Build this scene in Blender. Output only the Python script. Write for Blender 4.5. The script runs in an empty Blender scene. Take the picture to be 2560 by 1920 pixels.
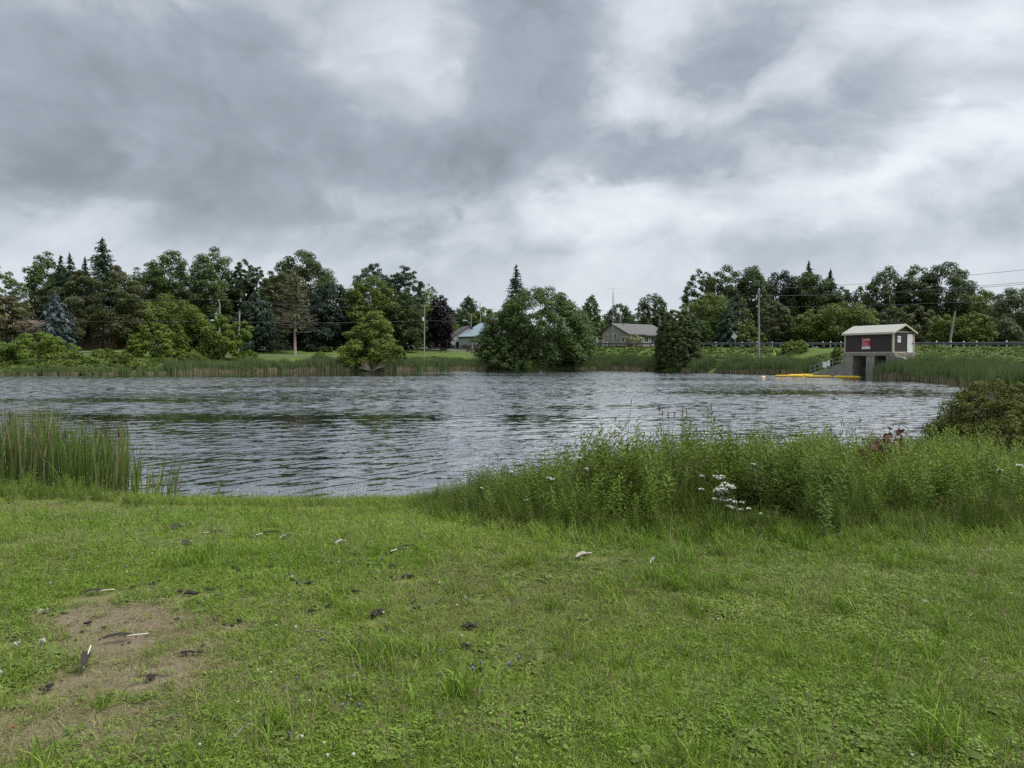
import bpy, math, random
import numpy as np
from mathutils import Vector, Matrix

SC = bpy.context.scene
COL = SC.collection
R = math.radians
PI = math.pi

# ------------------------------------------------------------------ camera, sky, sun, exposure
CAM_Z = 2.40
PITCH = R(2.07)
FPX = 1850.0                                   # focal length in photo pixels (photo is 2560 x 1920)
cd = bpy.data.cameras.new('camera')
cam = bpy.data.objects.new('camera', cd)
COL.objects.link(cam)
cam.location = (0, 0, CAM_Z)
cam.rotation_euler = (PI / 2 - PITCH, 0, 0)
cd.sensor_width = 36.0
cd.lens = FPX / 2560.0 * 36.0
cd.clip_start = 0.05
cd.clip_end = 4000
SC.camera = cam
SC.render.resolution_x, SC.render.resolution_y = 1024, 768
SC.view_settings.view_transform = 'Standard'
SC.view_settings.look = 'None'
SC.view_settings.gamma = 1.0
SC.view_settings.exposure = 1.75
SC.view_settings.use_curve_mapping = False
SC.render.engine = 'CYCLES'
SC.cycles.max_bounces = 6
SC.cycles.diffuse_bounces = 3
SC.cycles.glossy_bounces = 3
SC.cycles.transmission_bounces = 4
SC.cycles.transparent_max_bounces = 8
SC.cycles.sample_clamp_indirect = 4.0
SC.cycles.use_denoising = False


class NT:
    """small helper for writing node trees"""
    def __init__(s, tree):
        s.t = tree
        s.t.nodes.clear()

    def n(s, typ, **kw):
        nd = s.t.nodes.new(typ)
        for k, v in kw.items():
            setattr(nd, k, v)
        return nd

    def put(s, sock, v):
        if v is None:
            return
        if isinstance(v, bpy.types.NodeSocket):
            s.t.links.new(v, sock)
        else:
            if hasattr(sock.default_value, '__len__') and not hasattr(v, '__len__'):
                v = [v] * len(sock.default_value)
            if hasattr(v, '__len__') and len(sock.default_value) == 4 and len(v) == 3:
                v = (*v, 1)
            sock.default_value = v

    def m(s, op, a, b=None, c=None, clamp=False):
        nd = s.n('ShaderNodeMath', operation=op, use_clamp=clamp)
        for i, v in enumerate((a, b, c)):
            if v is not None:
                s.put(nd.inputs[i], v)
        return nd.outputs[0]

    def v(s, op, a, b=None, scale=None):
        nd = s.n('ShaderNodeVectorMath', operation=op)
        s.put(nd.inputs[0], a)
        if b is not None:
            s.put(nd.inputs[1], b)
        if scale is not None:
            s.put(nd.inputs['Scale'], scale)
        return nd.outputs['Value'] if op in ('DOT_PRODUCT', 'LENGTH', 'DISTANCE') else nd.outputs[0]

    def noise(s, vec, scale, detail=2.0, rough=0.5, dist=0.0, w=None):
        nd = s.n('ShaderNodeTexNoise', noise_dimensions='3D')
        s.put(nd.inputs['Vector'], vec)
        s.put(nd.inputs['Scale'], scale)
        s.put(nd.inputs['Detail'], detail)
        s.put(nd.inputs['Roughness'], rough)
        s.put(nd.inputs['Distortion'], dist)
        return nd.outputs['Fac'], nd.outputs['Color']

    def ramp(s, fac, stops, interp='LINEAR'):
        nd = s.n('ShaderNodeValToRGB')
        el = nd.color_ramp.elements
        while len(el) > 1:
            el.remove(el[-1])
        for i, (p, c) in enumerate(stops):
            if not hasattr(c, '__len__'):
                c = (c, c, c)
            e = el[0] if i == 0 else el.new(p)
            e.position = p
            e.color = (*c, 1)
        nd.color_ramp.interpolation = interp
        s.put(nd.inputs[0], fac)
        return nd.outputs[0]

    def mix(s, fac, a, b, blend='MIX'):
        nd = s.n('ShaderNodeMix', data_type='RGBA', blend_type=blend)
        s.put(nd.inputs[0], fac)
        s.put(nd.inputs[6], a)
        s.put(nd.inputs[7], b)
        return nd.outputs[2]

    def sep(s, vec):
        nd = s.n('ShaderNodeSeparateXYZ')
        s.put(nd.inputs[0], vec)
        return nd.outputs[0], nd.outputs[1], nd.outputs[2]

    def comb(s, x, y, z):
        nd = s.n('ShaderNodeCombineXYZ')
        for i, v in enumerate((x, y, z)):
            s.put(nd.inputs[i], v)
        return nd.outputs[0]

    def attr(s, name, typ='GEOMETRY', out='Fac'):
        nd = s.n('ShaderNodeAttribute', attribute_name=name, attribute_type=typ)
        return nd.outputs[out]

    def pos(s):
        return s.n('ShaderNodeNewGeometry').outputs['Position']


def px_dir(px, py):
    """azimuth / elevation of a photo pixel"""
    az = math.atan((px - 1280) / FPX)
    return az, math.atan((893 - py) / FPX * math.cos(az))


def build_sky():
    w = bpy.data.worlds.new('World')
    SC.world = w
    w.use_nodes = True
    T = NT(w.node_tree)
    d = T.n('ShaderNodeTexCoord').outputs['Generated']
    x, y, z = T.sep(d)
    az = T.m('ARCTAN2', x, y)
    el = T.m('ARCSINE', z)
    # cloud deck: heaps flattened towards the horizon, torn by finer noise
    p = T.comb(x, y, T.m('MULTIPLY', z, 1.55))
    wf, wc = T.noise(T.v('ADD', p, (3.1, 7.7, 0)), 2.2, 4, 0.55)
    pw = T.v('ADD', p, T.v('SCALE', T.v('SUBTRACT', wc, (0.5, 0.5, 0.5)), scale=0.38))
    c1, _ = T.noise(pw, 2.9, 8, 0.54)
    c2, _ = T.noise(T.v('ADD', pw, (11.3, 4.2, 2.0)), 5.5, 7, 0.56)
    # billow: big heaps of cloud at their own places, edges torn by noise
    e1, ec = T.noise(p, 4.0, 8, 0.57)
    ex, ey, ez = T.sep(T.v('SUBTRACT', ec, (0.5, 0.5, 0.5)))
    aw = T.m('ADD', az, T.m('MULTIPLY', ex, 0.30))
    ew = T.m('ADD', el, T.m('MULTIPLY', ey, 0.22))
    blobs = [  # px, py, half width px, half height px, amount, tilt
        (270, 20, 150, 60, 0.20, 0), (370, 270, 480, 210, -0.27, -.05), (760, 130, 180, 170, -0.16, 0), (940, 110, 110, 120, 0.12, 0.2),
        (560, 470, 420, 80, -0.17, -0.05), (1310, 150, 220, 180, -0.30, 0), (1090, 370, 170, 60, -0.20, 0), (690, 590, 230, 28, -0.10, 0),
        (200, 520, 150, 45, 0.16, 0.1), (1590, 130, 80, 130, 0.20, -0.5), (1800, 110, 200, 80, -0.24, 0.1), (1700, 235, 180, 40, 0.20, 0.1),
        (2010, 150, 130, 45, 0.15, 0.3), (1620, 340, 400, 65, -0.20, 0.14), (1950, 420, 430, 70, 0.15, 0.1), (1350, 530, 520, 75, 0.12, 0),
        (2250, 250, 250, 60, -0.10, 0.1), (2480, 330, 220, 45, 0.20, 0.1), (2420, 60, 180, 80, 0.14, 0.4), (2290, 585, 260, 45, -0.20, 0),
        (1230, 590, 200, 50, 0.08, 0), (20, 330, 120, 160, -0.08, 0), (1175, 512, 26, 12, -0.14, 0), (250, 300, 70, 22, 0.12, -0.7),
        (2230, 180, 90, 60, -0.10, 0.2), (1560, 430, 120, 18, 0.10, 0.14)]
    acc = None
    for (bx, by, hw, hh, amt, tilt) in blobs:
        a0, e0 = px_dir(bx, by)
        ca, sa = math.cos(tilt), math.sin(tilt)
        sx, sy = hw / FPX, hh / FPX
        da = T.m('SUBTRACT', aw, a0)
        de = T.m('SUBTRACT', ew, e0)
        u = T.m('ADD', T.m('MULTIPLY', da, ca / sx), T.m('MULTIPLY', de, sa / sx))
        v = T.m('ADD', T.m('MULTIPLY', da, -sa / sy), T.m('MULTIPLY', de, ca / sy))
        q = T.m('ADD', T.m('MULTIPLY', u, u), T.m('MULTIPLY', v, v))
        g = T.m('MULTIPLY', T.m('EXPONENT', T.m('MULTIPLY', T.m('POWER', q, 1.35), -0.62)), amt)
        acc = g if acc is None else T.m('ADD', acc, g)
    # the sun stands behind the deck to the right of the view: that half of the sky is lighter
    side = T.v('DOT_PRODUCT', d, (0.62, 0.45, 0.64))
    c1s = T.ramp(c1, [(0.36, 0.0), (0.47, 0.42), (0.53, 0.62), (0.66, 1.0)], 'EASE')
    c3, _ = T.noise(T.v('ADD', pw, (5.0, 1.0, 9.0)), 11.0, 6, 0.55)
    B = T.m('ADD', T.m('MULTIPLY', side, 0.25), 0.335)
    B = T.m('ADD', B, T.m('MULTIPLY', T.m('SUBTRACT', c1s, 0.5), 0.34))
    B = T.m('ADD', B, T.m('MULTIPLY', T.m('SUBTRACT', c2, 0.5), 0.85))
    B = T.m('ADD', B, T.m('MULTIPLY', T.m('SUBTRACT', c3, 0.5), 0.30))
    B = T.m('ADD', B, T.m('MULTIPLY', acc, 1.15))
    B = T.m('DIVIDE', T.m('ADD', B, 0.35), 1.45, clamp=True)
    col = T.ramp(B, [(0.0, (0.130, 0.148, 0.170)), (0.20, (0.175, 0.198, 0.224)), (0.40, (0.250, 0.280, 0.315)), (0.57, (0.372, 0.405, 0.442)),
                     (0.76, (0.515, 0.545, 0.578)), (1.0, (0.660, 0.680, 0.705))])
    low = T.m('MULTIPLY', T.m('SUBTRACT', 0.17, z, clamp=True), 4.2)      # towards the horizon the deck closes up
    col = T.mix(low, col, (0.445, 0.482, 0.525))
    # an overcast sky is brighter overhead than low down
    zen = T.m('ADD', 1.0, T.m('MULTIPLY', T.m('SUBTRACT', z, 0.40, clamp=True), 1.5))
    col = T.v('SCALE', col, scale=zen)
    sky = T.n('ShaderNodeTexSky', sky_type='NISHITA', sun_disc=False)
    sky.sun_elevation = R(60)
    sky.sun_rotation = R(96)
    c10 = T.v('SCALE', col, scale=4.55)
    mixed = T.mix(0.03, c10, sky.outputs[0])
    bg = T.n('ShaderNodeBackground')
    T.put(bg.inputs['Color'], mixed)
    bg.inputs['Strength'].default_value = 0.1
    out = T.n('ShaderNodeOutputWorld')
    T.t.links.new(bg.outputs[0], out.inputs[0])
    w.cycles.sampling_method = 'MANUAL'
    w.cycles.sample_map_resolution = 512


build_sky()

sl = bpy.data.lights.new('sun', 'SUN')
sl.energy = 1.5
sl.angle = R(50)
sl.color = (1.0, 0.965, 0.91)
sun = bpy.data.objects.new('sun', sl)
COL.objects.link(sun)
_az, _el = R(96), R(60)
_sd = Vector((math.sin(_az) * math.cos(_el), math.cos(_az) * math.cos(_el), math.sin(_el)))
sun.rotation_euler = (-_sd).to_track_quat('-Z', 'Y').to_euler()
sun.location = _sd * 60


# ------------------------------------------------------------------ helpers
def tag(o, label=None, cat=None, group=None, kind=None):
    if label:
        o['label'] = label
    if cat:
        o['category'] = cat
    if group:
        o['group'] = group
    if kind:
        o['kind'] = kind
    return o


def empty(name, loc, rz=0.0, label=None, cat=None, group=None):
    o = bpy.data.objects.new(name, None)
    o.empty_display_size = 0.3
    o.location = loc
    o.rotation_euler = (0, 0, rz)
    COL.objects.link(o)
    return tag(o, label, cat, group)


def link_mesh(name, me, mat, parent=None, loc=None):
    o = bpy.data.objects.new(name, me)
    if mat is not None and len(me.materials) == 0:
        me.materials.append(mat)
    if parent is not None:
        o.parent = parent
    if loc is not None:
        o.location = loc
    COL.objects.link(o)
    return o


def np_mesh(name, V, F, tint=None, smooth=False):
    """V (n,3), F (m,k) with one k for all faces"""
    me = bpy.data.meshes.new(name)
    V = np.asarray(V, np.float32)
    F = np.asarray(F, np.int32)
    k = F.shape[1]
    me.vertices.add(len(V))
    me.vertices.foreach_set('co', V.ravel())
    me.loops.add(F.size)
    me.loops.foreach_set('vertex_index', F.ravel())
    me.polygons.add(len(F))
    me.polygons.foreach_set('loop_start', np.arange(0, F.size, k, dtype=np.int32))
    if smooth:
        me.polygons.foreach_set('use_smooth', np.ones(len(F), bool))
    me.update(calc_edges=True)
    if tint is not None:
        a = me.attributes.new('tint', 'FLOAT', 'POINT')
        a.data.foreach_set('value', np.asarray(tint, np.float32))
    return me


class MB:
    """collects boxes, bars and polygons for one mesh object"""
    def __init__(s):
        s.V, s.F = [], []

    def poly(s, pts, M=None):
        i = len(s.V)
        for p in pts:
            p = Vector(p)
            s.V.append(tuple(M @ p if M else p))
        s.F.append(tuple(range(i, i + len(pts))))

    def box(s, x0, x1, y0, y1, z0, z1, M=None):
        i = len(s.V)
        for z in (z0, z1):
            for (x, y) in ((x0, y0), (x1, y0), (x1, y1), (x0, y1)):
                p = Vector((x, y, z))
                s.V.append(tuple(M @ p if M else p))
        for f in ((3, 2, 1, 0), (4, 5, 6, 7), (0, 1, 5, 4), (1, 2, 6, 5), (2, 3, 7, 6), (3, 0, 4, 7)):
            s.F.append(tuple(i + k for k in f))

    def prism(s, pts, d, M=None):
        """pts: closed outline (3-D), d: extrusion vector"""
        i, n = len(s.V), len(pts)
        d = Vector(d)
        for off in (Vector((0, 0, 0)), d):
            for p in pts:
                q = Vector(p) + off
                s.V.append(tuple(M @ q if M else q))
        s.F.append(tuple(i + k for k in reversed(range(n))))
        s.F.append(tuple(i + n + k for k in range(n)))
        for k in range(n):
            j = (k + 1) % n
            s.F.append((i + k, i + j, i + n + j, i + n + k))

    def tube(s, pts, rad, n=8, cap=True):
        pts = [Vector(p) for p in pts]
        if not hasattr(rad, '__len__'):
            rad = [rad] * len(pts)
        i0 = len(s.V)
        for k, p in enumerate(pts):
            t = (pts[min(k + 1, len(pts) - 1)] - pts[max(k - 1, 0)]).normalized()
            a = Vector((0, 0, 1)) if abs(t.z) < 0.9 else Vector((1, 0, 0))
            u = t.cross(a).normalized()
            v = t.cross(u).normalized()
            for j in range(n):
                an = 2 * PI * j / n
                s.V.append(tuple(p + (u * math.cos(an) + v * math.sin(an)) * rad[k]))
        for k in range(len(pts) - 1):
            for j in range(n):
                a, b = i0 + k * n + j, i0 + k * n + (j + 1) % n
                s.F.append((a, b, b + n, a + n))
        if cap:
            s.F.append(tuple(i0 + j for j in range(n)))
            e = i0 + (len(pts) - 1) * n
            s.F.append(tuple(e + j for j in reversed(range(n))))

    def build(s, name, mat, parent=None, loc=None, smooth=False):
        me = bpy.data.meshes.new(name)
        me.from_pydata(s.V, [], s.F)
        if smooth:
            me.polygons.foreach_set('use_smooth', np.ones(len(s.F), bool))
        me.update()
        return link_mesh(name, me, mat, parent, loc)


def copy_tree(o, parent=None):
    c = o.copy()
    COL.objects.link(c)
    if parent is not None:
        c.parent = parent
    for ch in list(o.children):
        copy_tree(ch, c)
    return c


def ray(px, py):
    dx, dy = (px - 1280) / FPX, -(py - 960) / FPX
    return Vector((dx, math.cos(PITCH) + dy * math.sin(PITCH), -math.sin(PITCH) + dy * math.cos(PITCH)))


def at(px, py, Y):
    d = ray(px, py)
    t = Y / d.y
    return Vector((d.x * t, Y, CAM_Z + d.z * t))


def vnoise(x, y, scale, seed=0):
    """2-D value noise, 0..1"""
    g = np.random.default_rng(seed).random((64, 64))
    x, y = np.asarray(x, float) / scale + 1000, np.asarray(y, float) / scale + 1000
    xi, yi = np.floor(x).astype(int), np.floor(y).astype(int)
    fx, fy = x - xi, y - yi
    fx, fy = fx * fx * (3 - 2 * fx), fy * fy * (3 - 2 * fy)
    a, b = g[xi % 64, yi % 64], g[(xi + 1) % 64, yi % 64]
    c, d = g[xi % 64, (yi + 1) % 64], g[(xi + 1) % 64, (yi + 1) % 64]
    return (a * (1 - fx) + b * fx) * (1 - fy) + (c * (1 - fx) + d * fx) * fy


def sstep(a, b, x):
    t = np.clip((np.asarray(x, float) - a) / (b - a), 0, 1)
    return t * t * (3 - 2 * t)


# ------------------------------------------------------------------ plan of the place
def fx(px, Y):
    return ((px - 1280) / FPX * Y, Y)


FAR_SHORE = [fx(p, y) for p, y in ((-500, 98), (-150, 101), (0, 103), (200, 101), (350, 106), (500, 112), (700, 121), (1000, 128),
                                   (1200, 140), (1450, 139), (1600, 131), (1720, 121), (1800, 111), (1930, 103),
                                   (2010, 96), (2060, 91), (2160, 86), (2215, 81.5), (2270, 77), (2330, 72), (2400, 66),
                                   (2440, 62.5), (2500, 55))]
NEAR_SHORE = [(27, 40), (19, 28), (13.5, 20), (9, 15.5), (5, 14.1), (1.5, 12.9), (-1.0, 12.0), (-3, 11.75), (-5.2, 11.85),
              (-7, 12.4), (-9.5, 13.3), (-15, 14.5), (-26, 22), (-62, 42), (-92, 70)]
LAKE = np.array(FAR_SHORE + NEAR_SHORE)
RAIL_PX = [(2900, 70), (2600, 82), (2400, 92), (2300, 98), (2100, 110), (1900, 122), (1700, 136), (1480, 150)]
RAIL = [fx(p, y) for p, y in RAIL_PX]
ROADL = np.array([(90, 10), (84, 45)] + RAIL + [(-5, 168), (-40, 190), (-120, 230)])


def rail_z(Y):
    return np.interp(Y, [70, 85, 98, 122, 150, 200], [3.2, 3.4, 3.6, 4.05, 4.55, 4.9])


def seg_dist(x, y, P, closed):
    """distance to a polyline; nearest point's y; side sign"""
    x, y = np.asarray(x, float), np.asarray(y, float)
    best = np.full(x.shape, 1e9)
    ny = np.zeros(x.shape)
    sg = np.ones(x.shape)
    n = len(P)
    for i in range(n if closed else n - 1):
        a, b = P[i], P[(i + 1) % n]
        ex, ey = b[0] - a[0], b[1] - a[1]
        t = np.clip(((x - a[0]) * ex + (y - a[1]) * ey) / (ex * ex + ey * ey), 0, 1)
        qx, qy = a[0] + t * ex, a[1] + t * ey
        d = np.hypot(x - qx, y - qy)
        m = d < best - 1e-9
        best = np.where(m, d, best)
        ny = np.where(m, qy, ny)
        sg = np.where(m, np.sign(ex * (y - a[1]) - ey * (x - a[0])), sg)
    return best, ny, sg


def shore_d(x, y):
    """signed distance to the shore, positive on land"""
    d, _, _ = seg_dist(x, y, LAKE, True)
    x, y = np.asarray(x, float), np.asarray(y, float)
    ins = np.zeros(x.shape, bool)
    n = len(LAKE)
    for i in range(n):
        (x0, y0), (x1, y1) = LAKE[i], LAKE[(i + 1) % n]
        if y0 == y1:
            continue
        c = ((y0 > y) != (y1 > y)) & (x < (x1 - x0) * (y - y0) / (y1 - y0) + x0)
        ins ^= c
    return np.where(ins, -d, d)


def gz(x, y):
    """height of the ground"""
    x, y = np.asarray(x, float), np.asarray(y, float)
    d = shore_d(x, y)
    zn = np.interp(d, [0, .5, 1.3, 3, 6, 10, 40], [.02, .10, .24, .50, .82, .93, 1.6])
    zf = np.interp(d, [0, 1.5, 5, 9, 20, 35, 60, 100, 400], [.05, .35, 1.3, 2.15, 2.9, 4.0, 5.0, 5.4, 6.5])
    dr, ry, sg = seg_dist(x, y, ROADL, False)
    zr = rail_z(ry)
    t = d / (d + dr + 1e-6)
    ze = np.where(sg < 0, zr, .05 + (zr - .05) * np.clip(t * 1.06, 0, 1) ** 0.9)
    wr = sstep(4, 15, x)
    zfar = zf * (1 - wr) + ze * wr
    w = sstep(24, 48, y)
    z = zn * (1 - w) + zfar * w
    bump = (vnoise(x, y, 3.1, 5) - .5) * .10 + (vnoise(x, y, 0.9, 6) - .5) * .05
    z = z + bump * sstep(0.3, 2.0, d)
    return np.where(d < 0, np.maximum(-.04 + d * .30, -1.4), z)


def gz1(x, y):
    return float(gz(np.array([x]), np.array([y]))[0])


def on_ground(px, py, y0=1.5, y1=14):
    """the point of the near bank seen at a photo pixel"""
    Y = np.linspace(y0, y1, 1200)
    d = ray(px, py)
    X, Z = d.x / d.y * Y, CAM_Z + d.z / d.y * Y
    k = np.nonzero(Z < gz(X, Y))[0]
    k = k[0] if len(k) else len(Y) - 1
    return Vector((X[k], Y[k], gz1(X[k], Y[k])))


def dirt_mask(x, y):
    x, y = np.asarray(x, float), np.asarray(y, float)
    m = np.zeros(x.shape)
    for (cx, cy, rx, ry, a) in DIRT:
        m = np.maximum(m, a * np.exp(-((x - cx) / rx) ** 2 - ((y - cy) / ry) ** 2))
    n = vnoise(x, y, .35, 11) * .6 + vnoise(x, y, .12, 12) * .4
    return np.clip(m * (0.55 + 0.9 * n), 0, 1)


DIRT = []
for (px, py, rx, ry, a) in ((265, 1540, .50, .30, 1.15), (370, 1590, .75, .45, .95), (330, 1702, .48, .24, 1.25), (440, 1690, .36, .26, 1.0),
                            (470, 1620, .40, .5, .8), (200, 1810, .55, .28, .9), (60, 1860, .6, .25, .6), (640, 1560, .9, .5, .40), (300, 1650, .9, .5, .55),
                            (820, 1590, .7, .4, .40), (2480, 1720, .5, .3, .5), (330, 1490, .6, .4, .55), (1200, 1800, .3, .18, .35), (420, 1850, .5, .2, .45),
                            (600, 1510, 1.3, .7, .42), (860, 1500, .9, .6, .36), (520, 1700, 1.0, .6, .45), (1020, 1560, .6, .35, .30), (2450, 1420, .8, .6, .26), (150, 1760, .7, .3, .5)):
    g_ = on_ground(px, py)
    DIRT.append((g_.x, g_.y, rx, ry, a))


# ------------------------------------------------------------------ materials
MATS = {}


def basic(name, col, rough=0.7, spec=0.3, metal=0.0, var=0.12, vscale=3.0, bump=0.0, bscale=40.0, stain=None):
    if name in MATS:
        return MATS[name]
    ma = bpy.data.materials.new(name)
    ma.use_nodes = True
    T = NT(ma.node_tree)
    tc = T.n('ShaderNodeTexCoord').outputs['Object']
    f, _ = T.noise(tc, vscale, 5, .6)
    dk = tuple(c * (1 - var) for c in col)
    lt = tuple(min(1, c * (1 + var)) for c in col)
    c = T.ramp(f, [(.3, dk), (.7, lt)])
    if stain:
        x, y, z = T.sep(tc)
        f2, _ = T.noise(T.comb(T.m('MULTIPLY', x, 3.0), T.m('MULTIPLY', y, 3.0), T.m('MULTIPLY', z, .6)), 1.6, 5, .6)
        c = T.mix(T.ramp(f2, [(.48, 0), (.68, .8)]), c, stain)
    b = T.n('ShaderNodeBsdfPrincipled')
    T.put(b.inputs['Base Color'], c)
    b.inputs['Roughness'].default_value = rough
    b.inputs['Specular IOR Level'].default_value = spec
    b.inputs['Metallic'].default_value = metal
    if bump:
        bf, _ = T.noise(tc, bscale, 3, .6)
        bn = T.n('ShaderNodeBump')
        bn.inputs['Strength'].default_value = bump
        bn.inputs['Distance'].default_value = .02
        T.put(bn.inputs['Height'], bf)
        T.t.links.new(bn.outputs[0], b.inputs['Normal'])
    o = T.n('ShaderNodeOutputMaterial')
    T.t.links.new(b.outputs[0], o.inputs[0])
    MATS[name] = ma
    return ma


def leaf(name, c0, c1, c2=None, trans=0.30, rough=0.55, spec=0.25, patch=2.5, inst=False, amount=.55):
    """leaf material: colour runs with each leaf's own tint, plus patches of growth"""
    if name in MATS:
        return MATS[name]
    ma = bpy.data.materials.new(name)
    ma.use_nodes = True
    T = NT(ma.node_tree)
    t = T.attr('tint')
    c = T.mix(t, c0, c1)
    if inst:
        it = T.attr('tone', 'INSTANCER')
        c = T.mix(T.m('MULTIPLY', it, .85), c, c2 or c1)
    else:
        f, _ = T.noise(T.pos(), 1.0 / patch, 3, .6)
        c = T.mix(T.ramp(f, [(.42, 0), (.66, amount)]), c, c2 or c1)
    b = T.n('ShaderNodeBsdfPrincipled')
    T.put(b.inputs['Base Color'], c)
    b.inputs['Roughness'].default_value = rough
    b.inputs['Specular IOR Level'].default_value = spec
    tr = T.n('ShaderNodeBsdfTranslucent')
    T.put(tr.inputs['Color'], T.mix(.35, c, (.10, .16, .02)))
    mx = T.n('ShaderNodeMixShader')
    mx.inputs[0].default_value = trans
    T.t.links.new(b.outputs[0], mx.inputs[1])
    T.t.links.new(tr.outputs[0], mx.inputs[2])
    o = T.n('ShaderNodeOutputMaterial')
    T.t.links.new(mx.outputs[0], o.inputs[0])
    MATS[name] = ma
    return ma


def ground_material():
    ma = bpy.data.materials.new('ground')
    ma.use_nodes = True
    T = NT(ma.node_tree)
    P = T.pos()
    x, y, z = T.sep(P)
    f1, _ = T.noise(P, .45, 4, .6)
    f2, _ = T.noise(P, 9.0, 6, .7)
    f3, _ = T.noise(P, 45.0, 4, .7)
    # turf: thatch and low leaves between the blades
    turf = T.mix(T.ramp(f2, [(.3, 0), (.7, 1)]), (.070, .098, .020), (.150, .180, .042))
    turf = T.mix(T.ramp(f3, [(.5, 0), (.75, .7)]), turf, (.170, .145, .078))
    soil = T.mix(T.ramp(f3, [(.3, 0), (.7, 1)]), (.100, .078, .052), (.190, .152, .108))
    soil = T.mix(T.ramp(f2, [(.45, 0), (.7, .7)]), soil, (.120, .100, .058))
    dm = T.attr('dirt')
    k = T.m('ADD', dm, T.m('MULTIPLY', T.m('SUBTRACT', f2, .5), .8))
    near = T.mix(T.ramp(k, [(.25, 0), (.85, 1)]), turf, soil)
    far = T.mix(T.ramp(f1, [(.35, 0), (.65, 1)]), (.055, .090, .018), (.088, .125, .027))
    far = T.mix(T.ramp(f2, [(.4, 0), (.7, .6)]), far, (.045, .075, .018))
    fm = T.m('MULTIPLY', T.m('SUBTRACT', y, 20.0), .04, clamp=True)
    c = T.mix(fm, near, far)
    wet = T.ramp(z, [(0.02, 1), (.10, 0)])
    c = T.mix(T.m('MULTIPLY', wet, .8), c, (.040, .036, .024))
    b = T.n('ShaderNodeBsdfPrincipled')
    T.put(b.inputs['Base Color'], c)
    b.inputs['Roughness'].default_value = .9
    b.inputs['Specular IOR Level'].default_value = .15
    bn = T.n('ShaderNodeBump')
    bn.inputs['Strength'].default_value = .6
    bn.inputs['Distance'].default_value = .03
    T.put(bn.inputs['Height'], T.m('ADD', f2, T.m('MULTIPLY', f3, .5)))
    T.t.links.new(bn.outputs[0], b.inputs['Normal'])
    o = T.n('ShaderNodeOutputMaterial')
    T.t.links.new(b.outputs[0], o.inputs[0])
    return ma


def water_material():
    ma = bpy.data.materials.new('pond_water')
    ma.use_nodes = True
    T = NT(ma.node_tree)
    P = T.pos()
    x, y, z = T.sep(P)

    def slope(ang, lx, ly, det, rough, seed, warp=0.0):
        """slope along the travel direction of a train of ripples: crests lie along `ang`"""
        ca, sa = math.cos(ang), math.sin(ang)
        a = T.m('ADD', T.m('MULTIPLY', x, ca), T.m('MULTIPLY', y, sa))
        b = T.m('ADD', T.m('MULTIPLY', x, -sa), T.m('MULTIPLY', y, ca))
        q = T.comb(T.m('DIVIDE', a, lx), T.m('DIVIDE', b, ly), seed)
        f, _ = T.noise(q, 1.0, det, rough, warp)
        s = T.m('SUBTRACT', f, .5)
        return T.m('MULTIPLY', s, -sa), T.m('MULTIPLY', s, ca)

    wind = T.attr('wind')
    fine = T.attr('fine')
    trains = [(R(52), .55, .085, 3, .55, 1.0, .75, .25), (R(5), .5, .10, 3, .6, 14.0, .65, .2), (R(-30), .45, .09, 2, .6, 20.0, .45, 0.)]
    trains2 = [(R(48), 1.1, .22, 3, .55, 2.0, 1.0, .25), (R(8), 1.0, .30, 3, .6, 15.0, 1.15, .2), (R(-30), .9, .25, 2, .6, 21.0, .7, 0.)]

    def total(trs):
        sx = sy = None
        for (an, lx, ly, det, ro, seed, amp, wp) in trs:
            ax, ay = slope(an, lx, ly, det, ro, seed, wp)
            ax, ay = T.m('MULTIPLY', ax, amp), T.m('MULTIPLY', ay, amp)
            sx = ax if sx is None else T.m('ADD', sx, ax)
            sy = ay if sy is None else T.m('ADD', sy, ay)
        return sx, sy
    ax, ay = total(trains)
    bx, by = total(trains2)
    nx = T.m('MULTIPLY', T.m('ADD', T.m('MULTIPLY', ax, .45), T.m('MULTIPLY', bx, fine)), wind)
    ny = T.m('MULTIPLY', T.m('ADD', T.m('MULTIPLY', ay, .45), T.m('MULTIPLY', by, fine)), wind)
    ny = T.m('SUBTRACT', ny, T.m('MULTIPLY', T.m('MULTIPLY', fine, T.m('MULTIPLY', wind, wind)), .075))   # brightness put into the normals: far ripples tilted south to mirror more sky
    N0 = T.n('ShaderNodeNewGeometry').outputs['Normal']
    nrm = T.v('NORMALIZE', T.v('ADD', N0, T.comb(nx, ny, 0.0)))
    b = T.n('ShaderNodeBsdfPrincipled')
    b.inputs['Base Color'].default_value = (.010, .014, .011, 1)
    b.inputs['Roughness'].default_value = .04
    b.inputs['IOR'].default_value = 2.4
    b.inputs['Coat Weight'].default_value = 1.0
    b.inputs['Coat IOR'].default_value = 2.4
    b.inputs['Coat Roughness'].default_value = .04
    b.inputs['Specular IOR Level'].default_value = .5
    T.t.links.new(nrm, b.inputs['Normal'])
    T.t.links.new(nrm, b.inputs['Coat Normal'])
    o = T.n('ShaderNodeOutputMaterial')
    T.t.links.new(b.outputs[0], o.inputs[0])
    return ma


CALM = [(-10, 31, 16, 4.0, .50), (3.2, 36, 6, 2.2, .75), (23, 48, 14, 5, .70), (-42, 106, 46, 24, .66), (0, 128, 20, 9, .5),
        (40, 78, 10, 4, .5), (-5, 12.5, 3, 1.2, .75), (-22, 40, 14, 4, .35)]
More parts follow.
